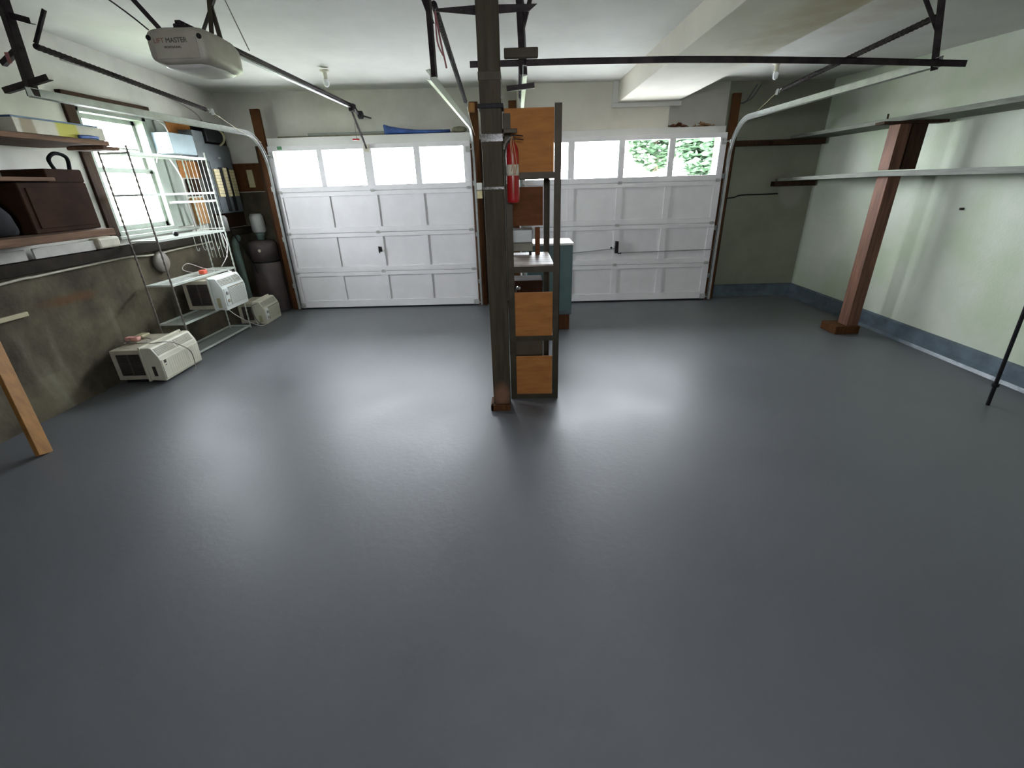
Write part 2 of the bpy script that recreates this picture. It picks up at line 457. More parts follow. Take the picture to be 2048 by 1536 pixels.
# closing boards between the jambs and the wall so that the doors are framed in
b = B().box(-3.42, -3.19, 6.665, 6.85, 0, 2.17).box(-0.66, -0.40, 6.665, 6.85, 0, 2.17).box(-0.10, 0.10, 6.665, 6.85, 0, 2.13).box(2.65, 2.86, 6.665, 6.85, 0, 2.13)
struct(b.build('trim_1', M_darkwood))
wall_right = struct(B().box(XR, XR + 0.15, YF, YB + 0.15, 0, 3.1).build('wall_right', M_greenwall))
DX0, DX1, DZ0, DZ1 = -0.30, 0.55, 1.75, 2.12  # unseen opening behind the camera, added to let in fill light
wall_rear = struct(B().box(XU - 0.15, DX0, YF - 0.15, YF, 0, 3.1).box(DX1, XR + 0.15, YF - 0.15, YF, 0, 3.1).box(DX0, DX1, YF - 0.15, YF, DZ1, 3.1).box(DX0, DX1, YF - 0.15, YF, 0, DZ0).build('wall_rear', mat('rear_wall', (0.30, 0.28, 0.25), 0.9, var=0.1)))

# painted curbs along the right side
b = B().prism([(XR, 0), (XR - 0.09, 0), (XR - 0.075, 0.03), (XR - 0.035, 0.06), (XR - 0.03, 0.15), (XR, 0.165)], 'y', YF, YB)
struct(b.build('trim_2', M_curb))
b = B().prism([(YB, 0), (YB - 0.08, 0), (YB - 0.03, 0.06), (YB - 0.025, 0.15), (YB, 0.165)], 'x', 2.84, XR)
struct(b.build('trim_3', M_curb))

# headers over the doors: white ledges
struct(B().box(-3.24, -0.58, 6.645, 6.85, 2.125, 2.255, 0.004).build('trim_4', M_white))
struct(B().box(0.03, 2.70, 6.645, 6.85, 2.125, 2.235, 0.004).build('trim_5', M_white))
struct(B().box(0.03, 1.97, 6.70, 6.85, 2.235, 2.9).build('trim_6', M_soffit))
# boxed duct along the ceiling
duct = struct(B().box(1.30, 2.06, 2.2, 6.68, 2.53, 2.95, 0.004).build('trim_7', M_soffit))
spot(M_soffit, (0.25, -1.7, 0.0), (0.42, 2.0, 0.4), (0.40, 0.31, 0.18), 0.8, 0.75, 0.5)
struct(B().box(1.23, 2.10, 6.66, 6.70, 2.475, 2.53, 0.006).box(1.23, 1.30, 6.66, 6.70, 2.53, 2.80, 0.006).build('trim_8', M_white))
spot(M_ceil, (2.55, 0.35, 0.0), (0.30, 1.8, 0.6), (0.40, 0.33, 0.22), 0.9, 0.75, 0.5)

# ------------------------------------------------------------------ the window in the left wall
w = sroot('window_1', (XU, 5.015, WZ0))
b = B()
b.box(XU - 0.12, XU + 0.02, WY0 - 0.0, WY0 + 0.035, WZ0, WZ1).box(XU - 0.12, XU + 0.02, WY1 - 0.05, WY1, WZ0, WZ1)
b.box(XU - 0.12, XU + 0.02, WY0, WY1, WZ1 - 0.03, WZ1).box(XU - 0.12, XU + 0.03, WY0, WY1, WZ0 - 0.02, WZ0 + 0.02)
b.build('window_frame', M_trimgrey, w)
B().box(XU - 0.03, XU + 0.025, WY0 - 0.10, WY0 + 0.005, WZ0 - 0.02, WZ1 + 0.02, 0.004).build('side_casing', M_darkwood, w)
B().box(XU - 0.01, XU + 0.02, WY1 - 0.01, WY1 + 0.10, WZ0, WZ1, 0.004).box(XU - 0.01, XU + 0.035, WY1 + 0.11, WY1 + 0.17, WZ0, WZ1, 0.004).box(XU - 0.01, XU + 0.02, WY1 + 0.18, WY1 + 0.30, WZ0 + 0.0, WZ1, 0.003).build('side_casing', M_trimgrey, w)
B().box(XU, XU + 0.05, WY0 - 0.12, 5.50, 2.41, 2.47, 0.004).build('head_casing', M_darkwood, w)
B().box(XU - 0.02, XU + 0.07, WY0 - 0.06, 5.72, WZ0 - 0.05, WZ0 - 0.02, 0.006).build('sill', M_trimgrey, w)
ZM = 1.86
b = B()   # lower sash
b.box(XU - 0.07, XU - 0.035, WY0 + 0.03, WY1 - 0.05, ZM - 0.025, ZM + 0.02).box(XU - 0.07, XU - 0.035, WY0 + 0.03, WY1 - 0.05, WZ0 + 0.02, WZ0 + 0.07)
b.box(XU - 0.07, XU - 0.035, WY0 + 0.035, WY0 + 0.07, WZ0 + 0.02, ZM).box(XU - 0.07, XU - 0.035, WY1 - 0.09, WY1 - 0.05, WZ0 + 0.02, ZM)
low_sash = b.build('lower_sash', M_trimgrey, w)
b = B()
b.box(XU - 0.11, XU - 0.075, WY0 + 0.03, WY1 - 0.05, ZM - 0.02, ZM + 0.02).box(XU - 0.11, XU - 0.075, WY0 + 0.03, WY1 - 0.05, WZ1 - 0.07, WZ1 - 0.03)
b.box(XU - 0.11, XU - 0.075, WY0 + 0.035, WY0 + 0.07, ZM, WZ1 - 0.03).box(XU - 0.11, XU - 0.075, WY1 - 0.09, WY1 - 0.05, ZM, WZ1 - 0.03)
b.box(XU - 0.10, XU - 0.085, WY0 + 0.15, WY0 + 0.157, ZM, WZ1 - 0.03).box(XU - 0.10, XU - 0.085, WY0 + 0.03, WY1 - 0.05, 2.055, 2.07)
up_sash = b.build('upper_sash', M_trimgrey, w)
B().box(XU - 0.056, XU - 0.052, WY0 + 0.06, WY1 - 0.08, WZ0 + 0.06, ZM - 0.02).build('window_pane', M_glass, low_sash)
B().box(XU - 0.096, XU - 0.092, WY0 + 0.06, WY1 - 0.08, ZM + 0.02, WZ1 - 0.06).build('window_pane', M_glass, up_sash)

# ------------------------------------------------------------------ the two garage doors
def garage_door(name, x0, x1, panes, cy):
    y0, y1 = 6.60, 6.64
    d = sroot(name, ((x0 + x1) / 2, y0, 0))
    zs = [0.02, 0.533, 1.067, 1.60, 2.16]
    st = [(x0, panes[0][0])] + [(panes[i][1], panes[i + 1][0]) for i in range(3)] + [(panes[3][1], x1)]
    for i in range(4):
        b = B(); za, zb = zs[i] + 0.0025, zs[i + 1] - 0.0025
        ra, rb = (0.07, 0.055) if i < 3 else (0.066, 0.058)
        if i == 0:
            ra = 0.10
        b.box(x0, x1, y0, y1, za, za + ra, 0.003).box(x0, x1, y0, y1, zb - rb, zb, 0.003)
        for s in st:
            b.box(s[0], s[1], y0, y1, za + ra, zb - rb, 0.0)
        if i < 3:
            b.box(x0 + 0.01, x1 - 0.01, y0 + 0.018, y0 + 0.028, za + 0.01, zb - 0.01)
        b.box(x0, x1, y1 - 0.012, y1 + 0.004, za - 0.012, za + 0.015)
        sec = b.build('door_section', M_door, d)
    for p in panes:
        B().box(p[0] - 0.005, p[1] + 0.005, y0 + 0.02, y0 + 0.024, 1.66, 2.11).build('window_pane', M_glass, sec)
    B().box(x0, x1, y0 + 0.005, y1, 0, 0.022).build('bottom_seal', M_black, d)
    xm = (panes[1][1] + panes[2][0]) / 2
    for z in zs[1:4]:
        for x, wd in ((x0 + 0.045, 0.035), (xm, 0.03), (x1 - 0.045, 0.035)):
            b = B(); b.box(x - wd * 0.8, x + wd * 0.8, y0 - 0.004, y0, z - 0.02, z + 0.02, 0.001).tube([(x - wd, y0 - 0.008, z), (x + wd, y0 - 0.008, z)], 0.006)
            b.build('hinge', M_hinge, d)
    for x, s in ((x0 + 0.03, -1), (x1 - 0.03, 1)):
        b = B(); b.box(x - 0.03, x + 0.03, y0 - 0.004, y0, 2.02, 2.09).tube([(x, y0 - 0.02, 2.055), (x + s * 0.075, y0 - 0.02, 2.055)], 0.005).lathe([(0.02, -0.006), (0.02, 0.006)], (x + s * 0.07, y0 - 0.02, 2.055), 'x', 12)
        b.build('roller_bracket', M_hinge, d)
        b = B(); b.box(x - 0.04, x + 0.04, y0 - 0.006, y0, 0.02, 0.09).tube([(x, y0 - 0.02, 0.05), (x + s * 0.06, y0 - 0.02, 0.05)], 0.006)
        b.build('corner_bracket', M_hinge, d)
    return d, xm


LP = [(-3.17, -2.60), (-2.53, -1.99), (-1.88, -1.33), (-1.25, -0.683)]
RP = [(0.12, 0.683), (0.766, 1.338), (1.415, 1.984), (2.06, 2.63)]
d1, xm1 = garage_door('door_1', -3.234, -0.591, LP, 0)
d2, xm2 = garage_door('door_2', 0.035, 2.712, RP, 0)
# T handle on the left door, latch with rods on the right one
b = B(); b.box(xm1 - 0.03, xm1 + 0.02, 6.594, 6.60, 0.80, 0.87, 0.002).tube([(xm1 - 0.005, 6.6, 0.835), (xm1 - 0.005, 6.55, 0.835)], 0.007).tube([(xm1 - 0.005, 6.55, 0.79), (xm1 - 0.005, 6.55, 0.88)], 0.009)
b.build('handle', M_steel, d1)
B().box(-3.10, -3.04, 6.595, 6.60, 2.115, 2.155, 0.001).build('sticker', M_green, d1)
B().box(-1.97, -1.90, 6.585, 6.60, 2.06, 2.15, 0.003).build('opener_bracket', M_porc, d1)
b = B(); b.box(1.36, 1.405, 6.55, 6.60, 0.70, 0.80, 0.004).box(1.362, 1.403, 6.545, 6.60, 0.80, 0.86, 0.004).box(1.40, 1.45, 6.56, 6.575, 0.69, 0.705)
b.build('lock_box', M_steel, d2)
b = B(); b.bar((0.60, 6.585, 0.70), (1.36, 6.585, 0.76), 0.006, 0.012).bar((1.44, 6.585, 0.70), (2.72, 6.585, 0.715), 0.006, 0.012)
b.build('lock_rod', M_galv, d2)
B().tube([(1.31, 6.59, 0.775), (1.31, 6.575, 0.775)], 0.014).build('knob', M_steel, d2)

# ------------------------------------------------------------------ brown jamb posts that carry the door tracks
def jamb(x0, x1, label, top=2.585, m=None):
    tag(B().box(x0, x1, 6.61, 6.66, 0.0, top, 0.004).build('jamb_post', m or M_redwood), label, 'post')

jamb(-3.36, -3.245, 'reddish brown jamb board rising past the left end of the door with the T handle')
jamb(-0.575, -0.468, 'brown jamb board at the right end of the door with the T handle')
jamb(-0.08, 0.02, 'brown jamb board behind the tall centre post')
jamb(2.72, 2.82, 'reddish brown jamb board at the right end of the door with the black latch')
tag(B().box(-0.46, -0.34, 6.79, 6.85, 0.92, 2.10, 0.003).build('wall_board', M_white), 'pale vertical board on the wall between the two garage doors', 'board')
b = B().box(-0.525, -0.455, 6.53, 6.608, 1.565, 1.655, 0.006)
tag(b.build('control_box', M_white), 'small white box on the jamb between the doors, above a cream one', 'box')
tag(B().box(-0.525, -0.455, 6.53, 6.608, 1.46, 1.56, 0.006).build('control_box', M_breaker), 'small cream box on the jamb between the doors, below a white one', 'box')
tag(B().box(-0.575, -0.50, 6.50, 6.61, 2.46, 2.56, 0.004).build('wood_block', M_plank), 'small yellow-brown wood block at the top of the jamb beside the centre post', 'block')

# ------------------------------------------------------------------ door tracks
def track(x, label, rear=3.45, sx=1, curb=0.02):
    root = thing('door_track', label, 'door track', (x, 6.55, 0))
    # centre line: up, round, back
    pts = [(6.565, curb), (6.565, 1.80)]
    R = 0.40
    for k in range(1, 12):
        a = math.radians(90 * k / 12)
        pts.append((6.565 - R + R * math.cos(a), 1.84 + (2.28 - 1.84) * math.sin(a)))
    pts += [(6.165, 2.28), (rear, 2.28)]
    b = B(); w, hgt, t = 0.028, 0.062, 0.004
    def sweep(prof):
        rings = []
        for i, (y, z) in enumerate(pts):
            a = Vector(pts[max(i - 1, 0)]); c = Vector(pts[min(i + 1, len(pts) - 1)]); d = (c - a).normalized()
            nrm = Vector((-d.y, d.x))   # points toward the outside of the bend
            rings.append([b.bm.verts.new((x + sx * px, y + nrm.x * pn, z + nrm.y * pn)) for px, pn in prof])
        n = len(prof)
        for i in range(len(rings) - 1):
            for k in range(n):
                b.bm.faces.new((rings[i][k], rings[i][(k + 1) % n], rings[i + 1][(k + 1) % n], rings[i + 1][k]))
        b.bm.faces.new(rings[0][::-1]); b.bm.faces.new(rings[-1])
    h = hgt / 2
    sweep([(0, -h), (w, -h + 0.006), (w, -h + 0.006 + t), (t, -h + t), (t, h - t), (w, h - t - 0.006), (w, h - 0.006), (0, h)])
    b.build('rail', M_galv, root)
    for z in (0.35, 1.0, 1.65):
        bb = B(); bb.box(x - 0.004, x, 6.55, 6.61, z - 0.03, z + 0.03).box(x - 0.05, x, 6.605, 6.61, z - 0.03, z + 0.03)
        bb.build('jamb_bracket', M_galv, root)
    return root


tL = track(-3.25, 'galvanised track of the T handle door, along the left wall', 3.52, 1)
tC = track(-0.53, 'galvanised track of the T handle door, just left of the centre post', 3.42, -1)
tM = track(0.055, 'galvanised track of the latched door, behind the centre post', 3.40, 1)
tR = track(2.765, 'galvanised track of the latched door, by the right wall shelves', 3.54, -1)

def hanger(label, segs, w=0.035):
    """steel angle hanger: first segment is the drop leg, the others are braces"""
    p = segs[0]
    root = thing('track_hanger', label, 'hanger', p[0])
    for i, s in enumerate(segs):
        B().angle(s[0], s[1], s[2] if len(s) > 2 else w, 0.004, up=(0.3, 1, 0.1)).build('drop_angle' if i == 0 else 'brace', M_steel, root)
    return root

hanger('dark steel hanger with crossed braces at the rear end of the leftmost track',
       [((-3.25, 3.55, 2.26), (-3.205, 3.55, 2.90), 0.05), ((-3.46, 3.58, 2.285), (-3.09, 3.54, 2.345), 0.035), ((-3.30, 3.58, 2.71), (-3.09, 3.56, 2.65), 0.035),
        ((-3.14, 3.60, 2.56), (-3.02, 3.62, 2.74), 0.018), ((-3.40, 3.58, 2.44), (-3.21, 3.56, 2.53), 0.03)])
hanger('dark steel hanger dropping to the track just left of the centre post',
       [((-0.50, 3.43, 2.27), (-0.502, 3.43, 2.86), 0.03), ((-0.49, 3.45, 2.55), (-0.60, 3.45, 2.85), 0.02)])
hanger('dark steel hanger hidden partly behind the centre post',
       [((0.075, 3.44, 2.27), (0.05, 3.44, 2.82), 0.04), ((0.07, 3.47, 2.52), (0.16, 3.52, 2.80), 0.022)])
hanger('dark steel hanger at the rear end of the rightmost track',
       [((2.768, 3.56, 2.24), (2.665, 3.56, 2.72), 0.04), ((2.72, 3.58, 2.46), (2.55, 3.60, 2.70), 0.025)])

def spring(label, p0, p1, p2, r=0.021):
    root = thing('extension_spring', label, 'spring', p0)
    p0 = Vector(p0); p1 = Vector(p1)
    n = 90; pts = []; rad = []
    for i in range(n + 1):
        pts.append(p0.lerp(p1, i / n)); rad.append(r if i % 2 else r * 0.86)
    b = B().tube(pts, rad, 10); b.build('coil', M_spring, root, smooth=False)
    d = (p1 - p0).normalized()
    b = B(); b.tube(bez([p1, p1 + d * 0.03 + Vector((0, 0, 0.015)), p1 + d * 0.07, p1 + d * 0.05 - Vector((0, 0, 0.015))], 4), 0.004, 6)
    c = p1 + d * 0.10
    b.lathe([(0.012, -0.008), (0.03, -0.008), (0.024, 0), (0.03, 0.008), (0.012, 0.008)], c, 'x', 14)
    b.build('pulley', M_galv, root)
    B().tube(bez([c + Vector((0, 0, 0.0)), (c + Vector(p2)) / 2 - Vector((0, 0, 0.02)), p2], 6), 0.003, 5).build('cable', M_wire, root)
    return root

spring('dark extension spring above the leftmost track', (-3.2, 3.66, 2.56), (-3.2, 5.42, 2.42), (-3.24, 6.50, 2.20))
spring('dark extension spring above the track just left of the centre post', (-0.50, 3.60, 2.69), (-0.50, 5.38, 2.41), (-0.51, 6.5, 2.2))
spring('dark extension spring seen end-on just right of the centre post', (0.055, 3.55, 2.66), (0.06, 5.36, 2.43), (0.045, 6.5, 2.2))
spring('dark extension spring above the rightmost track', (2.78, 3.73, 2.558), (2.78, 5.55, 2.45), (2.77, 6.52, 2.2))

# ribbons hanging from the centre track hanger
tag(B().tube(bez([(-0.47, 3.42, 2.60), (-0.45, 3.42, 2.45), (-0.435, 3.42, 2.37), (-0.425, 3.42, 2.31)], 5), 0.006, 6).tube(bez([(-0.47, 3.42, 2.60), (-0.47, 3.42, 2.45), (-0.44, 3.42, 2.375)], 5), 0.005, 6).build('cloth_ribbon', M_copper),
    'faded red ribbon dangling beside the spring left of the centre post', 'ribbon')
tag(B().box(-3.30, -3.275, 3.52, 3.53, 2.44, 2.50, 0.004).build('hanging_tag', M_copper), 'small faded red tag on the rear hanger of the leftmost track', 'tag')

# long crossbar of perforated angle joining the tracks across the right bay
b = B(); cb = [(-0.28, 2.352), (0.4, 2.350), (1.0, 2.342), (1.49, 2.327), (2.115, 2.303), (2.86, 2.267)]
for i in range(len(cb) - 1):
    b.angle((cb[i][0], 3.46, cb[i][1]), (cb[i + 1][0], 3.46, cb[i + 1][1]), 0.036, 0.004, up=(0, 0, 1), sx=-1, su=-1)
tag(b.build('crossbar', M_steel), 'long dark angle iron bar spanning from the centre post to the rightmost track', 'bar')
tag(B().box(-0.06, 0.152, 3.39, 3.425, 2.345, 2.40, 0.006).build('splice_plate', M_rackst), 'short brown steel plate lying over the long crossbar at the centre post', 'plate')
b = B().prism([(-0.47, 2.605), (-0.22, 2.58), (0.10, 2.59), (0.15, 2.625), (-0.2, 2.63), (-0.46, 2.62)], 'y', 3.44, 3.446)
tag(b.build('steel_strap', M_steel), 'flat dark steel strap crossing behind the top of the centre post', 'strap')
tag(B().bar((-0.05, 3.46, 2.195), (0.13, 3.46, 2.21), 0.02, 0.03).build('bracket_arm', M_steel), 'short grey bracket arm right of the centre post, below the crossbar', 'bracket')

# ------------------------------------------------------------------ centre post
cp = thing('support_post', 'tall grey-brown square post standing in the middle of the garage', 'post', (-0.145, 3.26, 0))
B().box(-0.213, -0.082, 3.20, 3.335, 0.0, 2.80, 0.006).build('post_shaft', M_postgrey, cp)
B().box(-0.235, -0.085, 3.17, 3.20, 0.0, 0.05, 0.004).box(-0.235, -0.213, 3.17, 3.33, 0.0, 0.05, 0.004).build('base_block', M_redwood, cp)
B().box(-0.226, -0.070, 3.187, 3.348, 2.055, 2.08, 0.003).build('cable_tie', M_black, cp)
for z, h in ((1.875, 0.045), (1.60, 0.018)):
    B().box(-0.218, -0.077, 3.195, 3.34, z, z + h, 0.002).build('tape_band', M_tape, cp)
B().box(-0.216, -0.079, 3.196, 3.338, 2.20, 2.245, 0.002).build('grey_band', M_rackst, cp)

# ------------------------------------------------------------------ fire extinguisher
fe = thing('fire_extinguisher', 'red fire extinguisher with a string hung on the side of the centre post', 'fire extinguisher', (-0.022, 3.255, 1.515))
b = B().lathe([(0.030, 0), (0.038, 0.006), (0.041, 0.02), (0.041, 0.29), (0.037, 0.325), (0.024, 0.35), (0.014, 0.36), (0.013, 0.375)], (-0.022, 3.255, 1.515), 'z', 28)
b.build('cylinder', M_red, fe, smooth=True)
B().lathe([(0.0418, 0), (0.0418, 0.065)], (-0.022, 3.255, 1.68), 'z', 28).build('label', M_label, fe, smooth=True)
b = B().box(-0.035, -0.008, 3.24, 3.27, 1.885, 1.91, 0.004).bar((-0.022, 3.255, 1.915), (0.045, 3.23, 1.905), 0.02, 0.006).bar((-0.022, 3.255, 1.893), (0.05, 3.23, 1.883), 0.016, 0.005)
b.build('valve_handle', M_steel, fe)
B().tube(bez([(-0.03, 3.24, 1.90), (-0.062, 3.215, 1.87), (-0.075, 3.20, 1.83)], 5), 0.006, 8).build('nozzle', M_cordg, fe)
B().box(-0.082, 0.012, 3.20, 3.212, 1.92, 1.945, 0.003).box(-0.082, -0.07, 3.20, 3.30, 1.90, 1.945, 0.002).build('wall_bracket', M_rackst, fe)
b = B()
for dx, l in ((0, 0.33), (0.012, 0.22), (-0.008, 0.20)):
    b.tube(bez([(-0.02 + dx * 0.3, 3.235, 1.905), (-0.024 + dx, 3.208, 1.86), (-0.012 + dx * 1.3, 3.206, 1.75), (-0.02 + dx * 1.2, 3.207, 1.905 - l)], 6), 0.0028, 5)
b.build('string', M_tan, fe)

# ------------------------------------------------------------------ steel shelving rack beside the centre post
rk = thing('shelving_rack', 'brown slotted-steel shelving rack standing right of the centre post', 'shelving', (0.1, 3.75, 0))
def rpost(x, y, sx, sy, z1):
    b = B().box(min(x, x + sx * 0.048), max(x, x + sx * 0.048), min(y, y + sy * 0.003), max(y, y + sy * 0.003), 0, z1).box(min(x, x + sx * 0.003), max(x, x + sx * 0.003), min(y, y + sy * 0.048), max(y, y + sy * 0.048), 0, z1)
    for z in [0.10 + 0.05 * k for k in range(int((z1 - 0.12) / 0.05))]:
        b.lathe([(0.0045, 0), (0.0045, 0.001)], (x + sx * 0.013, y - sy * 0.0004 if sy > 0 else y, z), 'y', 6)
    o = b.build('corner_post', M_rackst, rk)
rpost(0.305, 3.385, -1, 1, 2.10); rpost(-0.078, 3.385, 1, 1, 2.05)
rpost(0.275, 4.12, -1, -1, 1.66); rpost(-0.078, 4.12, 1, -1, 1.66)
# lean of the front right post follows the boards
for z in (1.66, 1.03, 0.50, 0.0):
    b = B().box(-0.075, 0.30, 3.388, 3.392, z, z + 0.04).box(-0.075, 0.27, 4.113, 4.117, z, z + 0.04).box(-0.075, -0.07, 3.39, 4.115, z, z + 0.04).box(0.266, 0.27, 3.39, 4.115, z, z + 0.04).box(-0.075, 0.27, 3.39, 4.115, z + 0.032, z + 0.036)
    b.build('shelf', M_rackst, rk)
tag(B().box(-0.068, 0.262, 3.394, 4.05, 1.0705, 1.085, 0.003).build('laminate_board', M_paper), 'scuffed white laminate board lying on the waist-high rack shelf', 'board')
def panel(z0, z1, y, label, m, x0=-0.07, x1=0.256, cat='plywood'):
    tag(B().box(x0, x1, y, y + 0.012, z0, z1, 0.0015).build('plywood_sheet', m), label, cat)
panel(1.70, 2.078, 3.395, 'orange plywood panel at the top of the rack, behind the fire extinguisher', M_ply)
panel(1.30, 1.605, 4.085, 'darker brown plywood panel set at the back of the rack, below the top one', M_plydark, -0.072, 0.22)
panel(0.537, 0.88, 3.395, 'square plywood panel at knee height on the rack front', M_ply, -0.06, 0.256)
panel(0.037, 0.368, 3.395, 'square plywood panel nearest the floor on the rack front', M_ply, -0.055, 0.256)
tb = thing('metal_case', 'silver and olive metal case on the waist-high rack shelf', 'case', (0.03, 3.93, 1.085))
B().box(-0.066, 0.125, 3.86, 4.03, 1.12, 1.185, 0.004).build('case_body', M_olive, tb)
B().box(-0.060, 0.122, 3.865, 4.03, 1.185, 1.29, 0.006).build('case_lid', M_galv, tb)
b = B()
for x in (-0.055, 0.095):
    for y in (3.88, 4.0):
        B().box(x, x + 0.02, y, y + 0.02, 1.085, 1.12).build('foot', M_black, tb)
b.bm.free()
tag(B().box(0.145, 0.185, 3.90, 3.94, 1.085, 1.30, 0.004).build('wood_offcut', M_plydark), 'short brown wood offcut upright beside the silver metal case', 'wood')
tag(B().box(-0.06, 0.20, 3.75, 3.99, 0.54, 0.90, 0.006).build('cardboard_box', M_cab), 'dark brown box on the rack shelf behind the knee-high plywood panel', 'box')
tag(B().box(-0.05, 0.20, 3.72, 3.98, 0.04, 0.44, 0.006).build('cardboard_box', mat('dark_olive_card', (0.06, 0.05, 0.03), 0.8)), 'dark box on the bottom rack shelf behind the lowest plywood panel', 'box')
b = B().lathe([(0.012, 0), (0.016, 0.01), (0.014, 0.02), (0.006, 0.025)], (0.0, 3.42, 0.90), 'z', 12).tube([(-0.035, 3.4, 0.86), (-0.035, 3.4, 0.92)], 0.002, 6).tube([(-0.02, 3.4, 0.86), (-0.02, 3.4, 0.92)], 0.002, 6)
tag(b.build('metal_fastener', M_chrome), 'small shiny metal fastener above the knee-high plywood panel', 'fastener')
# teal cabinet behind
gc = thing('cabinet', 'teal metal cabinet with a white top behind the steel rack', 'cabinet', (0.36, 5.5, 0))
B().box(0.10, 0.62, 5.27, 5.75, 0.19, 0.985, 0.008).build('cabinet_body', M_teal, gc)
B().box(0.09, 0.63, 5.26, 5.76, 0.985, 1.01, 0.006).build('cabinet_top', M_white, gc)
B().box(0.12, 0.60, 5.29, 5.73, 0.0, 0.19, 0.006).build('wooden_base', M_redwood, gc)
B().box(0.105, 0.615, 5.262, 5.27, 0.21, 0.235, 0.003).build('toe_rail', M_panelgrey, gc)

# ------------------------------------------------------------------ garage door opener
op = thing('garage_door_opener', 'cream garage door opener with its long rail hanging above the left bay', 'garage door opener', (-1.92, 3.3, 2.30))
b = B()
# housing: rounded sections swept along the rail direction
secs = [(3.05, 0.145, 0.068, 2.388, 0), (3.065, 0.162, 0.082, 2.388, 0), (3.10, 0.170, 0.090, 2.390, 0), (3.25, 0.174, 0.094, 2.388, 0), (3.36, 0.170, 0.092, 2.386, 0), (3.44, 0.150, 0.080, 2.386, 0), (3.49, 0.110, 0.060, 2.388, 0), (3.515, 0.05, 0.03, 2.39, 0)]
rings = []
for (y, hw, hh, zc, rr) in secs:
    ring = []
    for k in range(32):
        a = 2 * math.pi * k / 32
        c, s = math.cos(a), math.sin(a)
        ex = 0.42
        ring.append(b.bm.verts.new((-1.878 + hw * math.copysign(abs(c) ** ex, c), y, zc + hh * math.copysign(abs(s) ** ex, s))))
    rings.append(ring)
for i in range(len(rings) - 1):
    for k in range(32):
        b.bm.faces.new((rings[i][k], rings[i][(k + 1) % 32], rings[i + 1][(k + 1) % 32], rings[i + 1][k]))
b.bm.faces.new(rings[0][::-1]); b.bm.faces.new(rings[-1])
b.build('housing', M_opener, op, smooth=True)
b = B()
rings = []
for y, hw, hz in ((3.075, 0.10, 0.008), (3.12, 0.13, 0.024), (3.25, 0.14, 0.03), (3.38, 0.13, 0.024), (3.44, 0.08, 0.006)):
    rings.append([b.bm.verts.new((-1.878 + hw * math.cos(math.pi * k / 12), y, 2.303 - 0.75 * hz * math.sin(math.pi * k / 12))) for k in range(13)])
for i in range(4):
    for k in range(12):
        b.bm.faces.new((rings[i][k], rings[i][k + 1], rings[i + 1][k + 1], rings[i + 1][k]))
b.bm.faces.new(rings[0]); b.bm.faces.new(rings[-1][::-1])
b.build('light_lens', M_lens, op, smooth=True)
B().box(-1.995, -1.755, 3.044, 3.052, 2.325, 2.425, 0.002).build('rear_panel', M_opener, op)
for x in (-2.018, -1.735):
    B().lathe([(0.013, 0), (0.013, 0.006), (0.008, 0.008)], (x, 3.045, 2.425), 'y', 14).build('screw_recess', M_black, op)
lettering('LIFT', 0.033, M_inkred, op, (-0.072, -0.2575, 0.098), (math.radians(90), 0, 0))
lettering('MASTER', 0.033, M_ink, op, (-0.004, -0.2575, 0.098), (math.radians(90), 0, 0))
lettering('PROFESSIONAL', 0.014, M_ink, op, (-0.02, -0.2575, 0.073), (math.radians(90), 0, 0))
b = B().box(-2.0, -1.84, 3.15, 3.19, 2.478, 2.495).box(-1.96, -1.88, 3.20, 3.30, 2.478, 2.53, 0.01).box(-2.03, -1.81, 3.36, 3.40, 2.478, 2.51)
b.build('motor_bracket', M_steel, op)
b = B()
b.angle((-2.03, 3.17, 2.49), (-2.30, 3.10, 2.88), 0.025, 0.003).build('hanging_strap', M_steel, op)
B().angle((-1.83, 3.38, 2.50), (-1.72, 3.32, 2.86), 0.028, 0.003).build('hanging_strap', M_rackst, op)
B().angle((-1.90, 3.38, 2.50), (-1.62, 3.36, 2.86), 0.022, 0.003).build('hanging_strap', M_steel, op)
B().angle((-1.82, 3.45, 2.48), (-1.80, 3.36, 2.86), 0.022, 0.003).build('hanging_strap', M_rackst, op)
B().tube(bez([(-2.05, 3.12, 2.478), (-2.15, 3.05, 2.58), (-2.55, 3.0, 2.88)], 6), 0.004, 6).build('antenna_wire', M_steel, op)
B().tube(bez([(-1.78, 3.40, 2.86), (-1.72, 3.42, 2.65), (-1.70, 3.52, 2.46)], 6), 0.003, 6).build('power_cord', M_cordg, op)
B().box(-1.942, -1.908, 3.20, 6.22, 2.515, 2.543, 0.004).build('rail', M_steel, op)
B().box(-1.945, -1.912, 3.60, 6.15, 2.497, 2.503).build('drive_chain', M_galv, op)
b = B().box(-1.955, -1.895, 6.18, 6.27, 2.49, 2.545, 0.006).bar((-1.92, 6.25, 2.52), (-1.92, 6.38, 2.47), 0.03, 0.03)
b.build('rail_end_bracket', M_steel, op)
B().lathe([(0.035, -0.03), (0.045, -0.022), (0.045, 0.022), (0.035, 0.03)], (-1.90, 6.42, 2.455), 'x', 20).build('idler_pulley', M_black, op)
B().bar((-1.90, 6.44, 2.455), (-1.90, 6.85, 2.47), 0.025, 0.012).build('header_bracket', M_steel, op)
B().box(-1.945, -1.895, 6.13, 6.20, 2.46, 2.51, 0.006).build('trolley', M_steel, op)
B().bar((-1.92, 6.16, 2.47), (-1.93, 6.45, 2.22), 0.02, 0.012).bar((-1.925, 6.42, 2.25), (-1.93, 6.575, 2.10), 0.02, 0.012).build('arm', M_steel, op)
B().tube([(-1.95, 6.30, 2.36), (-1.965, 6.34, 2.19)], 0.003, 6).build('release_cord', M_cordg, op)
B().lathe([(0.006, -0.045), (0.012, -0.03), (0.009, 0), (0.012, 0.03), (0.006, 0.045)], (-1.975, 6.34, 2.185), 'x', 12).build('release_handle', M_red, op, smooth=True)

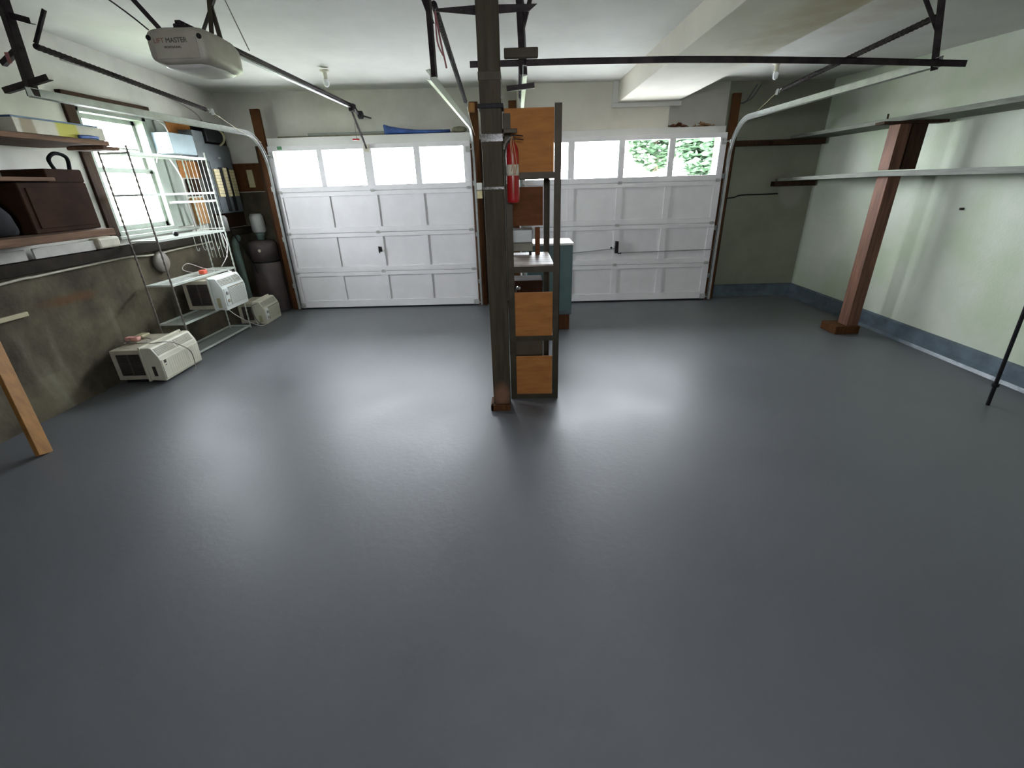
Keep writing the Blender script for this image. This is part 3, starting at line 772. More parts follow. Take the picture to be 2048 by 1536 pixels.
# ------------------------------------------------------------------ ceiling bulbs
def bulb(x, y, zc, label, big=True):
    r = thing('ceiling_bulb', label, 'bulb', (x, y, zc))
    B().lathe([(0.05, 0.0), (0.05, -0.012), (0.03, -0.02), (0.022, -0.03), (0.020, -0.075), (0.028, -0.085)], (x, y, zc), 'z', 20).build('lamp_holder', M_porc, r, smooth=True)
    B().lathe([(0.012, -0.08), (0.030, -0.105), (0.034, -0.125) if big else (0.026, -0.125), (0.024, -0.148), (0.008, -0.158)], (x, y, zc), 'z', 20).build('glass_bulb', M_bulb, r, smooth=True)
bulb(-2.02, 5.75, 2.795, 'white bulb in a porcelain holder on the ceiling above the opener rail')
bulb(2.80, 5.80, 2.735, 'small white bulb on the ceiling right of the boxed duct', False)

# ------------------------------------------------------------------ right side: posts, shelves, cleats
rp = thing('shelf_post', 'reddish brown wooden post on a block, carrying the right wall shelves', 'post', (3.64, 4.96, 0))
b = B(); v = [(3.622, 4.88), (3.745, 4.88), (3.745, 5.03), (3.622, 5.03)]
b.prism(v, 'z', 0.09, 1.598, 0.004).build('post_shaft', M_paleface, rp)
B().box(3.50, 3.765, 4.86, 5.12, 0.0, 0.09, 0.006).build('base_block', M_redwood, rp)
b = B().box(3.60, 3.705, 4.88, 5.02, 1.655, 2.045, 0.003)
tag(b.build('upper_stud', M_paleface), 'short wooden stud between the two right wall shelves, left one of two', 'stud')
tag(B().box(3.72, 3.86, 4.88, 4.93, 1.655, 2.045, 0.003).build('upper_stud', M_darkwood), 'short dark stud between the two right wall shelves, right one of two', 'stud')
tag(B().box(3.43, 4.03, 4.86, 4.98, 2.045, 2.068, 0.003).build('cap_board', M_darkwood), 'thin dark board capping the short studs under the upper right shelf', 'board')
b = B().box(3.62, XR, 0.5, 6.80, 2.07, 2.11, 0.003)
s_up = b.build('wall_shelf', M_greywood); tag(s_up, 'upper long plank shelf on the green right wall', 'shelf')
b = B(); b.prism([(0.5, 1.61), (4.9, 1.60), (6.75, 1.565), (6.75, 1.60), (4.9, 1.645), (0.5, 1.66)], 'x', 3.52, XR, 0.002)
tag(b.build('wall_shelf', M_greywood), 'lower long plank shelf on the green right wall', 'shelf')
tag(B().box(2.84, 4.04, 6.795, 6.85, 2.00, 2.07, 0.003).box(3.36, 4.04, 6.70, 6.795, 2.00, 2.065, 0.004).build('shelf_cleat', M_darkwood), 'long dark cleat on the back wall under the end of the upper right shelf', 'cleat')
tag(B().box(3.50, 4.05, 6.74, 6.85, 1.50, 1.562, 0.004).build('shelf_cleat', M_darkwood), 'short dark cleat on the back wall under the end of the lower right shelf', 'cleat')
tag(B().bar((3.72, 5.24, 2.11), (3.715, 5.24, 2.165), 0.012, 0.012).build('shelf_peg', M_darkwood), 'tiny dark peg standing on the upper right shelf', 'peg')
# black pipe at the far right
pr = thing('black_pipe', 'thin black pipe standing on the floor by the right wall', 'pipe', (3.54, 3.11, 0))
B().tube([(3.54, 3.11, 0.0), (3.48, 3.11, 1.30), (3.42, 3.11, 2.55)], 0.0125, 12).build('pipe_shaft', M_black, pr)
B().lathe([(0.02, -0.012), (0.022, 0), (0.02, 0.012)], (3.533, 3.11, 0.165), 'z', 14).build('coupling', M_black, pr)
# back wall right: cable and patches, marks
M_patch_ = mat('grey_green_patch', (0.30, 0.33, 0.26), 0.9, var=0.1)
tag(B().tube(bez([(2.88, 6.842, 1.365), (3.02, 6.842, 1.372), (3.12, 6.84, 1.40), (3.4, 6.84, 1.402), (3.62, 6.842, 1.405)], 6), 0.009, 7).build('wall_cable', M_black), 'short black cable along the back wall right of the latched door', 'cable')
tag(B().tube(bez([(2.83, 6.80, 2.50), (2.95, 6.80, 2.50), (3.02, 6.80, 2.60), (3.08, 6.81, 2.70)], 6), 0.008, 6).tube(bez([(2.90, 6.82, 2.50), (3.03, 6.82, 2.54), (3.14, 6.82, 2.70)], 6), 0.006, 6).build('ceiling_cable', M_panelgrey), 'dark looped cable at the ceiling above the rightmost jamb board', 'cable')
tag(B().box(4.05, 4.085, 4.46, 4.48, 1.30, 1.32, 0.003).build('wall_nail', M_steel), 'small dark nail in the green right wall below the shelves', 'nail')

# ------------------------------------------------------------------ things on the door headers
def leafpile(cx, n, sx, z0):
    b = B()
    for i in range(n):
        x = cx + random.gauss(0, sx); y = 6.72 + random.uniform(-0.06, 0.06); z = z0 + abs(random.gauss(0, 0.02)) * (1 - min(1, abs(x - cx) / (3 * sx)))
        s = random.uniform(0.02, 0.045); a = random.uniform(0, 6.28); t = random.uniform(-0.9, 0.9)
        M = Matrix.Translation((x, y, z + 0.01)) @ Matrix.Rotation(a, 4, 'Z') @ Matrix.Rotation(t, 4, 'X')
        b._new([(-s, 0, 0), (-s * .3, s * .5, .004), (s, 0, .002), (s * .2, -s * .5, .003)], [(0, 1, 2, 3)], M)
    return b
o = tag(leafpile(2.09, 60, 0.06, 2.235).build('dry_leaf_litter', M_leaf), 'dark heap of dry leaf litter on the right door header, next to the duct', 'leaf litter'); o['kind'] = 'stuff'
o = tag(leafpile(2.42, 50, 0.05, 2.235).build('dry_leaf_litter', M_tan), 'rusty tan heap of litter on the right door header, near the jamb', 'leaf litter'); o['kind'] = 'stuff'
tag(B().box(-3.14, -0.75, 6.76, 6.80, 2.257, 2.282, 0.003).build('thin_board', M_cloth), 'long thin grey board lying on the left door header', 'board')
tag(B().box(-2.75, -0.95, 6.80, 6.84, 2.257, 2.312, 0.003).build('thin_board', M_trimgrey), 'shorter pale board lying behind the long thin one on the left header', 'board')
b = B(); rings = []
for (x, hy, z0, h) in ((-1.70, 0.03, 2.262, 0.115), (-1.62, 0.035, 2.262, 0.095), (-1.50, 0.035, 2.262, 0.07), (-1.30, 0.035, 2.262, 0.045), (-1.05, 0.035, 2.262, 0.035), (-0.85, 0.03, 2.262, 0.038)):
    rings.append([b.bm.verts.new((x + random.uniform(-.01, .01), 6.705 + hy * math.cos(2 * math.pi * k / 10), z0 + h / 2 + h / 2 * math.sin(2 * math.pi * k / 10))) for k in range(10)])
for i in range(5):
    for k in range(10):
        b.bm.faces.new((rings[i][k], rings[i][(k + 1) % 10], rings[i + 1][(k + 1) % 10], rings[i + 1][k]))
b.bm.faces.new(rings[0][::-1]); b.bm.faces.new(rings[-1])
tag(b.build('folded_tarp', M_blue, smooth=True), 'blue plastic tarp folded on the left door header', 'tarp')
b = B().lathe([(0.01, -0.10), (0.03, -0.07), (0.036, 0.0), (0.03, 0.06), (0.012, 0.09)], (-0.86 + 0.14, 6.71, 2.295), 'x', 12)
tag(b.build('crumpled_rag', M_cloth, smooth=True), 'crumpled olive rag on the left door header, right of the blue tarp', 'rag')

# ------------------------------------------------------------------ white wire rack by the window
wr = thing('wire_rack', 'white wire shelving rack standing in front of the left window', 'rack', (-3.66, 5.14, 0))
RX0, RX1, RY0, RY1 = -3.79, -3.52, 4.58, 5.70
for (x, y) in ((RX1, RY0), (RX0, RY0), (RX1, RY1), (RX0, RY1)):
    b = B(); n = 70
    b.tube([(x, y, 2.045 * i / n) for i in range(n + 1)], [0.0065 if i % 2 else 0.0105 for i in range(n + 1)], 8)
    b.build('upright', M_rackdull if y == RY0 else M_rackwhite, wr)
def wshelf(z, y0=RY0, y1=RY1, x0=RX0, x1=RX1, sheet=False):
    b = B()
    b.bar((x1, y0, z), (x1, y1, z), 0.008, 0.022).bar((x0, y0, z), (x0, y1, z), 0.008, 0.018).bar((x0, y0, z), (x1, y0, z), 0.008, 0.018).bar((x0, y1, z), (x1, y1, z), 0.008, 0.018)
    k = 1
    while x0 + 0.027 * k < x1 - 0.01:
        b.tube([(x0 + 0.027 * k, y0, z + 0.006), (x0 + 0.027 * k, y1, z + 0.006)], 0.002, 5); k += 1
    b.build('wire_shelf', M_rackwhite, wr)
for z in (0.03, 0.372, 0.775, 1.21, 1.628, 1.983):
    wshelf(z)
wshelf(1.545, 5.30, 5.70)
b = B()
for z0, z1 in ((1.63, 1.98), (1.21, 1.63), (0.90, 1.21)):
    for k in range(1, 6):
        x = RX0 + (RX1 - RX0) * k / 6
        b.tube([(x, RY1 - 0.01, z0), (x, RY1 - 0.01, z1)], 0.003, 5)
b.tube([(RX0, RY1 - 0.01, 1.24), (RX1, RY1 - 0.01, 1.24)], 0.004, 5)
b.build('end_grid', M_rackwhite, wr)
b = B()
for k in range(5):
    x = RX0 + 0.04 + 0.05 * k
    b.tube(bez([(x, RY1 - 0.25 + 0.05 * k, 1.2), (x, RY1 - 0.25 + 0.05 * k, 1.04), (x + 0.012, RY1 - 0.24 + 0.05 * k, 1.01), (x + 0.025, RY1 - 0.24 + 0.05 * k, 1.04)], 4), 0.0035, 5)
b.build('hook_row', M_rackwhite, wr)
tag(B().lathe([(0.010, -0.024), (0.020, -0.018), (0.026, 0), (0.020, 0.018), (0.010, 0.024)], (-3.55, 4.905, 1.25), 'z', 18).build('black_ball', M_black, smooth=True), 'small black ball on the wire rack shelf below the window', 'ball')

# ------------------------------------------------------------------ window air conditioners
def aircon(label, loc, rz, w, d, h, style):
    """local frame: front faces +x, width along y, z up from base"""
    r = thing('window_air_conditioner', label, 'air conditioner', loc, rz=rz)
    fd = 0.12 if style == 'big' else 0.10
    main = M_acbeige if style != 'white' else M_acwhite
    # sheet-metal rear body with side louvres
    rc = B().box(-d, -fd, -w / 2 + 0.012, w / 2 - 0.012, 0.015, h - 0.02, 0.006).build('rear_case', M_acmetal, r, local=True)
    B().box(-d + 0.05, -fd - 0.06, -w / 2 + 0.008, -w / 2 + 0.014, 0.06, h - 0.06).build('side_vent', M_grille, rc, local=True)
    b = B()
    nz = 16
    for k in range(nz):
        z = 0.065 + (h - 0.13) * k / nz
        b.box(-d + 0.05, -fd - 0.06, -w / 2 + 0.004, -w / 2 + 0.010, z, z + 0.0035)
    b.box(-d + 0.05 + (d - fd - 0.11) * 0.48, -d + 0.05 + (d - fd - 0.11) * 0.55, -w / 2 + 0.003, -w / 2 + 0.011, 0.06, h - 0.06)
    b.build('vent_louvres', M_fins, rc, local=True)
    # mounting flange
    B().box(-fd - 0.035, -fd - 0.015, -w / 2 - 0.012, w / 2 + 0.012, -0.0 + 0.002, h + 0.012, 0.003).build('mounting_flange', main, r, local=True)
    # front cabinet with chamfered top edge
    prof = [(-fd - 0.015, 0.012), (0.0, 0.0), (0.006, h * 0.60), (-0.004, h * 0.72), (-0.045, h * 0.975), (-0.06, h), (-fd - 0.015, h)]
    fc = B().prism([(p[0], p[1]) for p in prof], 'y', -w / 2, w / 2, 0.004).build('front_case', main, r, local=True)
    dx = Vector((-0.004 + 0.045, 0, h * (0.72 - 0.975)))
    def onslope(t, off):
        a = Vector((-0.004, 0, h * 0.72)); c = Vector((-0.045, 0, h * 0.975)); q = a.lerp(c, t)
        nn = Vector((h * 0.255, 0, 0.041)).normalized()
        return q + nn * off
    for y0, y1 in ((-w / 2 + 0.02, -0.01), (0.01, w / 2 - 0.03)) if style == 'big' else ((-w / 2 + 0.02, w * 0.10), (w * 0.13, w / 2 - 0.03)):
        b = B(); p0 = onslope(0.12, 0.0); p1 = onslope(0.92, 0.0)
        b.bar((p0 + Vector((0, (y0 + y1) / 2, 0))), (p1 + Vector((0, (y0 + y1) / 2, 0))), y1 - y0, 0.003, up=(1, 0, 0.2))
        b.build('outlet_recess', M_grillebeige, fc, local=True)
        b = B()
        for k in range(6):
            q = onslope(0.16 + 0.14 * k, 0.003)
            b.box(q.x - 0.002, q.x + 0.002, y0, y1, q.z - 0.002, q.z + 0.002)
        b.build('outlet_louvres', main, fc, local=True)
    if style == 'big':
        B().box(-0.002, 0.009, -w / 2 + 0.01, w / 2 - 0.015, 0.02, h * 0.62, 0.003).build('front_panel', M_acbeige, fc, local=True)
        b = B().box(0.009, 0.011, -w / 2 + 0.035, -w / 2 + 0.065, h * 0.51, h * 0.60).box(0.009, 0.0105, -w / 2 + 0.045, -w / 2 + 0.058, h * 0.43, h * 0.46)
        b.build('control_marks', M_ink, fc, local=True)
        b = B()
        for k in range(14):
            y = -w / 2 + 0.10 + (w - 0.14) * k / 14
            b.box(0.009, 0.0098, y, y + 0.002, 0.04, h * 0.56)
        b.build('panel_ribs', M_acmetal, fc, local=True)
        B().box(-0.09, -0.06, -w / 2 - 0.003, -w / 2, 0.05, h * 0.45).build('side_slot', M_grille, r, local=True)
        b = B().lathe([(0.006, 0), (0.006, 0.002)], (-0.10, w / 2 - 0.05, h + 0.001), 'z', 10).lathe([(0.006, 0), (0.006, 0.002)], (-0.10, w / 2 - 0.025, h + 0.001), 'z', 10)
        b.build('screw_holes', M_steel, r, local=True)
    else:
        y0, y1 = -w / 2 + w * 0.24, w / 2 - 0.02
        B().box(0.0, 0.006, y0, y1, 0.05, h * 0.68).build('intake_recess', M_grillebeige, fc, local=True)
        b = B()
        for k in range(15):
            z = 0.055 + (h * 0.68 - 0.06) * k / 15
            b.box(0.004, 0.011, y0, y1, z, z + 0.006)
        b.build('intake_louvres', main, fc, local=True)
        cpn = B().box(0.0, 0.010, -w / 2 + 0.02, y0 - 0.015, 0.05, h * 0.66, 0.003).build('control_panel', M_acwhite, r, local=True)
        ym = (-w / 2 + 0.02 + y0 - 0.015) / 2
        B().lathe([(0.020, 0.0), (0.018, 0.012), (0.012, 0.014)], (0.010, ym, h * 0.52), 'x', 16).build('knob', M_greyp, cpn, local=True)
        B().lathe([(0.020, 0.0), (0.018, 0.012), (0.012, 0.014)], (0.010, ym, h * 0.28), 'x', 16).build('knob', M_acmetal, cpn, local=True)
        B().box(-0.09, -0.05, -w / 2 - 0.002, -w / 2, 0.03, h * 0.4).build('side_label', M_wire, r, local=True)
    return r


ac1 = aircon('large cream air conditioner on the floor at the left, nearest the camera', (-3.345, 4.17, 0.02), math.radians(2), 0.56, 0.44, 0.325, 'big')
B().box(-0.40, -0.06, -0.24, 0.24, -0.02, 0.002).build('skid', M_black, ac1, local=True)
ac2 = aircon('white air conditioner sitting on a shelf of the wire rack', (-3.335, 5.28, 0.392), math.radians(1), 0.46, 0.44, 0.36, 'white')
ac3 = aircon('small cream air conditioner on the floor beyond the wire rack', (-3.38, 6.06, 0.0), math.radians(3), 0.44, 0.34, 0.30, 'small')
tag(B().tube(bez([(-3.74, 4.06, 0.35), (-3.66, 3.96, 0.37), (-3.52, 4.0, 0.362), (-3.44, 4.02, 0.352), (-3.36, 4.06, 0.35), (-3.335, 4.14, 0.31), (-3.315, 4.26, 0.20), (-3.31, 4.28, 0.10), (-3.28, 4.22, 0.012), (-3.27, 4.14, 0.008)], 8), 0.0045, 6)
    .tube(bez([(-3.60, 4.02, 0.362), (-3.70, 4.06, 0.366), (-3.72, 4.12, 0.362), (-3.62, 4.16, 0.362), (-3.52, 4.10, 0.362), (-3.50, 4.02, 0.366)], 6), 0.0045, 6).build('power_cord', M_cordg),
    'grey power cord looped over the large cream air conditioner', 'cord')
tag(B().box(-3.78, -3.66, 4.10, 4.16, 0.348, 0.385, 0.008).build('pink_sponge', M_pink), 'pink block lying on the back of the large cream air conditioner', 'sponge')
tag(B().box(-3.76, -3.68, 4.19, 4.30, 0.348, 0.378, 0.01).build('cream_block', M_wire), 'cream block beside the pink one on the large air conditioner', 'block')
tag(B().tube(bez([(-3.62, 5.18, 0.79), (-3.70, 5.05, 0.86), (-3.66, 5.10, 0.92), (-3.56, 5.22, 0.84), (-3.45, 5.38, 0.80), (-3.38, 5.40, 0.765), (-3.34, 5.43, 0.72), (-3.335, 5.44, 0.69)], 8), 0.004, 6).build('power_cord', M_cord), 'white power cord looping above the air conditioner on the wire rack', 'cord')
tag(B().box(-3.60, -3.54, 5.14, 5.21, 0.79, 0.835, 0.008).build('outlet_plug', M_redpl), 'orange-red plug lying on the wire shelf above the white air conditioner', 'plug')
tag(B().tube(bez([(-3.53, 5.66, 1.18), (-3.50, 5.64, 1.05), (-3.51, 5.58, 0.92), (-3.55, 5.50, 0.82)], 8), 0.0045, 6).build('power_cord', M_cord), 'white cord hanging from the wire rack at its right end', 'cord')
tag(B().tube(bez([(-3.36, 5.10, 0.40), (-3.33, 5.18, 0.30), (-3.34, 5.40, 0.16), (-3.38, 5.68, 0.03), (-3.36, 5.80, 0.012)], 8), 0.0045, 6).build('power_cord', M_cord), 'white power cord sagging from the rack air conditioner to the floor', 'cord')
tag(B().tube(bez([(-3.42, 5.80, 0.29), (-3.50, 5.79, 0.25), (-3.47, 5.76, 0.12), (-3.42, 5.79, 0.02), (-3.34, 5.80, 0.01)], 8), 0.0045, 6).build('power_cord', M_cordg), 'grey cord hanging at the side of the small cream air conditioner', 'cord')

# ------------------------------------------------------------------ electrical gear at the far end of the left wall
tag(B().box(XU, XU + 0.02, 5.74, 6.15, 1.80, 2.44, 0.003).build('plywood_backboard', M_ply), 'orange plywood backboard on the left wall right of the window', 'board')
bb = thing('switch_box', 'pale blue-grey metal box on the plywood right of the window', 'electrical box', (-3.83, 5.66, 2.03))
B().box(XU + 0.02, -3.70, 5.45, 5.86, 2.03, 2.235, 0.006).build('box_body', M_bluegrey, bb)
B().box(-3.70, -3.693, 5.455, 5.855, 2.035, 2.23, 0.002).build('cover', M_bluegrey, bb)
tag(B().box(XU + 0.02, -3.72, 5.90, 6.10, 1.98, 2.30, 0.006).build('meter_box', M_panelgrey), 'dark grey metal box between the blue-grey box and the breaker panel', 'electrical box')
ep = thing('breaker_panel', 'open dark breaker panel with cream breaker rows on the left wall', 'electrical panel', (-3.85, 6.37, 1.38))
B().box(XU + 0.019, -3.76, 6.12, 6.64, 1.38, 2.18, 0.008).build('panel_case', M_panelgrey, ep)
cvp = B().box(-3.76, -3.752, 6.14, 6.62, 1.40, 2.16, 0.002).build('cover_plate', M_panelgrey, ep)
for y0, y1, z1 in ((6.16, 6.27, 1.90), (6.36, 6.43, 1.92), (6.50, 6.59, 1.90)):
    b = B(); n = 9
    for k in range(n):
        z = 1.58 + (z1 - 1.58) * k / n
        b.box(-3.752, -3.735, y0, y1, z, z + (z1 - 1.58) / n - 0.004, 0.001)
    b.build('breaker_row', M_breaker, cvp)
B().box(-3.752, -3.748, 6.28, 6.36, 1.40, 1.92).box(-3.752, -3.748, 6.43, 6.50, 1.40, 1.92).build('wiring_channel', M_black, ep)
B().box(-3.752, -3.748, 6.34, 6.39, 2.02, 2.04).build('name_plate', M_greyp, ep)
tag(B().box(XU + 0.002, XU + 0.018, 6.16, 6.84, 1.19, 2.40, 0.002).build('backing_board', M_darkwood), 'dark backing board on the left wall behind the breaker panel', 'board')
tag(B().box(XU + 0.019, -3.74, 6.18, 6.55, 2.20, 2.42, 0.01).build('junction_box', M_black), 'black junction box above the breaker panel', 'electrical box')
tag(B().box(XU + 0.0, XU + 0.05, 5.80, 5.98, 1.28, 1.58, 0.004).build('wood_scrap', M_plank), 'orange wooden scrap board on the wall behind the wire rack end', 'board')
tag(B().box(XU, -3.86, 5.80, 6.03, 1.60, 1.79, 0.02).build('fuse_box', M_cab), 'brown fuse box on the wall behind the top of the wire rack', 'electrical box')
tag(B().tube(bez([(-3.86, 5.54, 2.36), (-3.78, 5.56, 2.30), (-3.72, 5.50, 2.16), (-3.74, 5.44, 2.10)], 6), 0.006, 6).tube(bez([(-3.70, 5.46, 2.06), (-3.72, 5.34, 2.09), (-3.76, 5.30, 2.02), (-3.80, 5.30, 1.94)], 6), 0.005, 6)
    .tube(bez([(-3.80, 5.50, 2.0), (-3.78, 5.56, 1.86), (-3.80, 5.62, 1.75), (-3.84, 5.66, 1.50), (-3.86, 5.70, 1.20)], 6), 0.008, 6).build('white_cable', M_cord), 'white cable looping from the window head into the blue-grey box', 'cable')
tag(B().tube(bez([(-3.85, 4.6, 2.70), (-3.85, 5.4, 2.66), (-3.84, 5.9, 2.60), (-3.80, 6.2, 2.50), (-3.78, 6.3, 2.36)], 8), 0.007, 6).build('ceiling_cable', M_cordg), 'thin grey cable strung under the ceiling toward the breaker panel', 'cable')
tag(B().tube(bez([(-3.735, 6.42, 2.38), (-3.68, 6.45, 2.30), (-3.70, 6.47, 2.22), (-3.77, 6.47, 2.17)], 6), 0.012, 7).build('cable_loop', M_wire), 'cream cable loop above the breaker panel', 'cable')
tag(B().tube(bez([(-3.80, 6.25, 1.36), (-3.79, 6.26, 1.2), (-3.70, 6.3, 0.9), (-3.60, 6.32, 0.6)], 6), 0.008, 6).build('black_cable', M_black), 'black cable dropping from the breaker panel toward the pipes', 'cable')
tag(B().tube(bez([(-3.83, 0.5, 0.86), (-3.83, 3.2, 1.045), (-3.83, 3.6, 1.06), (-3.83, 4.1, 1.07), (-3.84, 4.55, 1.075), (-3.84, 4.85, 1.05), (-3.84, 5.3, 1.06), (-3.84, 5.9, 1.07)], 8), 0.010, 8).build('conduit_cable', M_acmetal), 'pale cable running along the top of the concrete wall', 'cable')
# tank, meter and pipes in the corner
tk = thing('pressure_tank', 'dark brown water tank in the corner left of the garage door', 'tank', (-3.60, 6.58, 0))
B().lathe([(0.17, 0), (0.195, 0.02), (0.195, 0.70), (0.185, 0.71)], (-3.60, 6.60, 0), 'z', 36).build('tank_body', M_tank, tk, smooth=True)
B().lathe([(0.185, 0), (0.185, 0.02)], (-3.60, 6.60, 0.71), 'z', 36).build('band', M_black, tk, smooth=True)
B().lathe([(0.19, 0.0), (0.19, 0.22), (0.16, 0.26), (0.06, 0.28)], (-3.60, 6.60, 0.73), 'z', 36).build('tank_top', M_tank, tk, smooth=True)
B().lathe([(0.02, 0), (0.02, 0.012)], (-3.55, 6.40, 0.88), 'y', 16).build('gauge', M_porc, tk)
wm = thing('water_filter', 'grey cylinder filter standing above the dark tank', 'filter', (-3.58, 6.56, 1.01))
B().lathe([(0.05, 0), (0.05, 0.05), (0.07, 0.07), (0.07, 0.10)], (-3.57, 6.56, 1.01), 'z', 20).build('filter_base', M_pipeg, wm, smooth=True)
B().lathe([(0.075, 0), (0.088, 0.02), (0.088, 0.20), (0.07, 0.24)], (-3.57, 6.56, 1.11), 'z', 24).build('filter_bowl', M_greyp, wm, smooth=True)
tag(B().tube(bez([(-3.80, 6.30, 0.0), (-3.80, 6.30, 0.7), (-3.80, 6.30, 0.94), (-3.80, 6.33, 1.03), (-3.80, 6.40, 1.06)], 6), 0.045, 12).build('drain_pipe', M_pipeg, smooth=True), 'thick green-grey pipe standing left of the dark tank', 'pipe')
tag(B().lathe([(0.06, 0), (0.06, 0.16), (0.04, 0.19)], (-3.78, 6.12, 1.17), 'z', 18).build('meter', M_greyp, smooth=True), 'small grey meter under the breaker panel', 'meter')
tag(B().lathe([(0.10, 0), (0.11, 0.03), (0.09, 0.05)], (-3.855, 4.95, 0.965), 'x', 24).build('wall_vent', M_cordg, smooth=True), 'round rusty plate on the concrete wall behind the wire rack', 'plate')
tag(B().box(-3.86, -3.42, 6.80, 6.845, 1.63, 1.98, 0.01).build('corner_board', M_redwood), 'brown board on the back wall between the breaker panel and the jamb', 'board')
tag(B().box(-3.68, -3.60, 6.785, 6.80, 1.68, 1.90, 0.004).build('wood_label', M_wire), 'small tan strip on the brown corner board', 'strip')

# ------------------------------------------------------------------ shelves and things at the left edge
tag(B().box(-3.86, -3.30, 1.2, 4.13, 2.0, 2.035, 0.004).build('wall_shelf', M_shelfwood), 'upper brown plank shelf left of the window', 'shelf')
bx = thing('long_carton', 'long white and yellow carton with a blue edge on the upper left shelf', 'carton', (-3.40, 3.76, 2.035))
B().box(-3.50, -3.305, 3.40, 4.115, 2.037, 2.125, 0.003).build('carton_body', M_box, bx)
B().box(-3.505, -3.31, 3.40, 4.08, 2.125, 2.137, 0.002).build('blue_edge', M_blued, bx)
tag(B().tube(bez([(-3.29, 3.85, 2.045), (-3.285, 3.95, 2.05), (-3.29, 4.02, 2.048)], 5), 0.012, 8).build('blue_roll', M_blue, smooth=True), 'small dark blue roll at the front edge of the upper left shelf', 'roll')
tag(B().box(-3.60, -3.30, 4.05, 4.22, 1.972, 1.998, 0.008).build('wood_strip', M_shelfwood), 'pale wooden strip projecting under the end of the upper left shelf', 'strip')
tag(B().box(-3.52, -3.36, 3.05, 3.36, 2.036, 2.12, 0.03).build('dark_bundle', M_bag), 'dark bundle beside the long carton on the upper left shelf', 'bundle')
tag(B().prism([(-3.86, 1.999), (-3.42, 1.999), (-3.80, 1.88), (-3.86, 1.88)], 'y', 3.35, 3.39).build('shelf_bracket', M_darkwood), 'dark wooden bracket under the upper left shelf', 'bracket')
tag(B().bar((XU + 0.012, 3.62, 1.45), (XU + 0.012, 3.62, 1.99), 0.06, 0.02, up=(1, 0, 0)).build('wall_batten', M_darkwood), 'dark upright batten on the wall below the upper left shelf', 'batten')
tag(B().box(-3.88, -3.42, 1.2, 3.66, 1.742, 1.768, 0.003).build('wall_shelf', M_shelfwood), 'thin middle plank shelf at the left edge', 'shelf')
tag(B().box(-3.87, -3.37, 1.2, 3.96, 1.33, 1.385, 0.005).build('wall_shelf', M_shelfwood), 'thick lower plank shelf left of the window, carrying a brown cabinet', 'shelf')
cbx = thing('brown_cabinet', 'dark brown cabinet standing on the lower left shelf', 'cabinet', (-3.68, 3.72, 1.385))
B().box(-3.86, -3.52, 3.45, 4.02, 1.386, 1.735, 0.01).box(-3.86, -3.52, 3.70, 4.02, 1.735, 1.83, 0.01).build('cabinet_body', M_cab, cbx)
B().box(-3.52, -3.514, 3.50, 3.98, 1.42, 1.70, 0.003).build('front_panel', M_cab, cbx)
tag(B().tube(bez([(-3.62, 3.90, 1.83), (-3.60, 3.86, 1.90), (-3.60, 3.93, 1.945), (-3.60, 4.02, 1.92), (-3.61, 4.02, 1.83)], 6), 0.014, 8).build('hose_loop', M_bag, smooth=True), 'black hose loop on top of the brown cabinet', 'hose')
b = B(); rings = []
for y, r in ((2.55, 0.06), (2.62, 0.13), (2.85, 0.17), (3.05, 0.175), (3.2, 0.15), (3.30, 0.10), (3.36, 0.04)):
    rings.append([b.bm.verts.new((-3.58 + r * 0.9 * math.cos(2 * math.pi * k / 16), y, 1.386 + max(0.0, r * 0.98 + r * math.sin(2 * math.pi * k / 16)) * (1 + 0.08 * math.sin(3 * k)))) for k in range(16)])
for i in range(len(rings) - 1):
    for k in range(16):
        b.bm.faces.new((rings[i][k], rings[i][(k + 1) % 16], rings[i + 1][(k + 1) % 16], rings[i + 1][k]))
b.bm.faces.new(rings[0][::-1]); b.bm.faces.new(rings[-1])
tag(b.build('black_bag', M_bag, smooth=True), 'black bag on the lower left shelf at the picture edge', 'bag')
tag(B().box(-3.80, -3.785, 3.62, 4.18, 1.19, 1.27, 0.003).build('white_strip', M_strip), 'short white board under the lower left shelf, next to the window', 'board')
tag(B().box(-3.80, -3.785, 2.2, 3.56, 1.19, 1.27, 0.003).build('white_strip', M_strip), 'cream board under the lower left shelf, running out of the picture', 'board')
tag(B().box(-3.86, -3.76, 4.20, 4.44, 1.19, 1.285, 0.02).build('crumpled_insulation', M_acmetal), 'crumpled grey-brown insulation under the window corner', 'insulation')
tag(B().bar((-3.32, 2.655, 0.0), (-3.73, 3.02, 1.30), 0.09, 0.035, 0.003, up=(1, 0, 0.3)).build('leaning_plank', M_plank), 'yellow pine plank leaning from the floor at the left edge', 'plank')
tag(B().box(-3.85, -3.825, 2.7, 3.42, 0.79, 0.825, 0.004).build('wall_strip', M_wire), 'short pale strip fixed to the concrete at the left edge', 'strip')

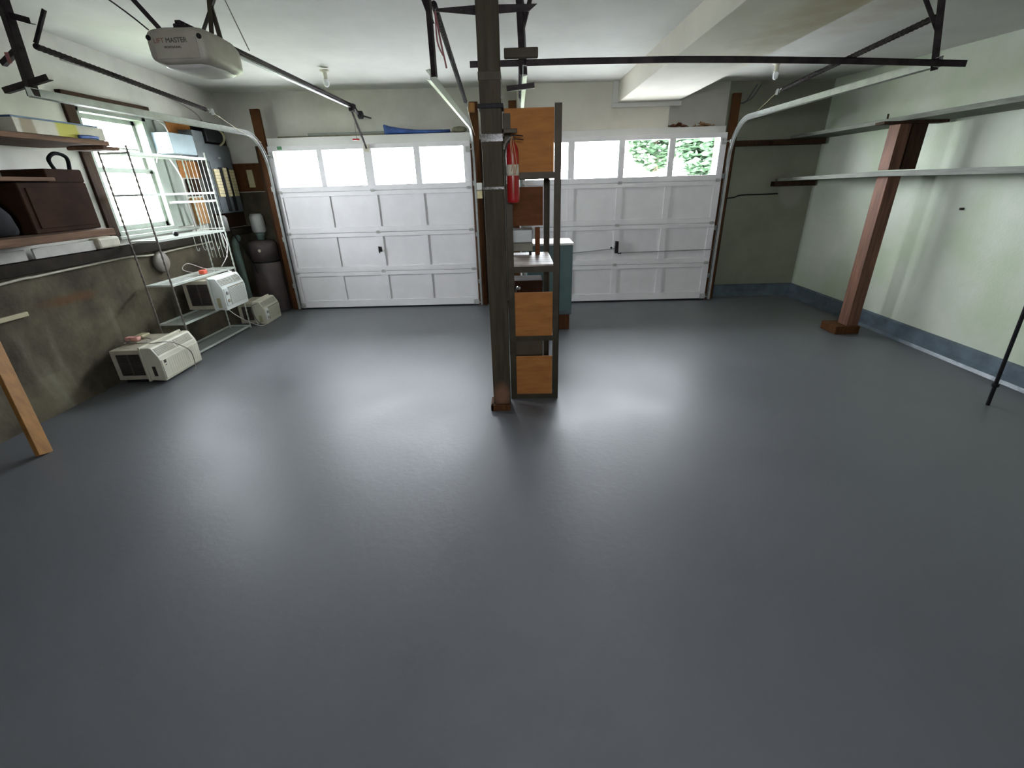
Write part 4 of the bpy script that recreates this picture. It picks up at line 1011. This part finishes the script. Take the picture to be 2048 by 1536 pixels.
# ------------------------------------------------------------------ outdoors: driveway, lawn, trees
g_ = struct(B().box(-14, 14, 7.05, 14, -0.16, -0.06).build('driveway', M_ground))
g2_ = struct(B().box(-30, 30, 14, 45, -0.30, -0.08).build('lawn', M_grass))
B().box(-10, 14, -12, YF - 0.16, -0.16, -0.02).build('patio', M_ground)['kind'] = 'structure'
g3_ = struct(B().box(-30, -4.1, -10, 7.0, -0.30, -0.08).build('side_yard', M_grass))

def tree(label, loc, h, rad, n, zlow):
    r = thing('tree', label, 'tree', loc)
    x, y, z = loc
    B().tube([(x, y, z), (x + 0.05, y, z + h * 0.4), (x - 0.05, y + 0.1, z + h * 0.8)], [0.16, 0.12, 0.05], 10).build('trunk', M_bark, r)
    b = B()
    for i in range(n):
        while True:
            p = Vector((random.uniform(-1, 1), random.uniform(-1, 1), random.uniform(-1, 1)))
            if p.length < 1:
                break
        p = Vector((x + p.x * rad, y + p.y * rad * 0.7, z + zlow + (p.z + 1) / 2 * (h - zlow)))
        s = random.uniform(0.08, 0.17)
        M = Matrix.Translation(p) @ Matrix.Rotation(random.uniform(0, 6.28), 4, 'Z') @ Matrix.Rotation(random.uniform(-1.4, 1.4), 4, 'X')
        b._new([(-s, 0, 0), (0, s * .5, .01), (s, 0, 0), (0, -s * .5, .01)], [(0, 1, 2, 3)], M)
    o = b.build('crown', M_foliage, r)
    return r


tree('leafy green tree outside the rightmost door panes', (5.6, 13.2, -0.08), 5.0, 1.6, 11000, 1.3)
tree('smaller leafy tree outside the third pane of the right door', (4.25, 15.5, -0.08), 4.6, 0.95, 2600, 1.9)


# repeated kinds share a group
GROUPS = {'window_air_conditioner': 'window air conditioners by the left wall', 'door_track': 'garage door tracks', 'extension_spring': 'springs above the door tracks',
          'track_hanger': 'steel hangers of the door tracks', 'plywood_sheet': 'plywood panels on the steel rack', 'jamb_post': 'brown jamb boards beside the garage doors',
          'upper_stud': 'short studs between the right wall shelves', 'ceiling_bulb': 'bulbs on the ceiling', 'shelf_cleat': 'shelf cleats on the back wall',
          'control_box': 'small boxes on the centre jamb', 'tree': 'trees outside the garage'}
for o in COL.objects:
    k = o.name.split('.')[0]
    if o.parent is None and k in GROUPS:
        o['group'] = GROUPS[k]
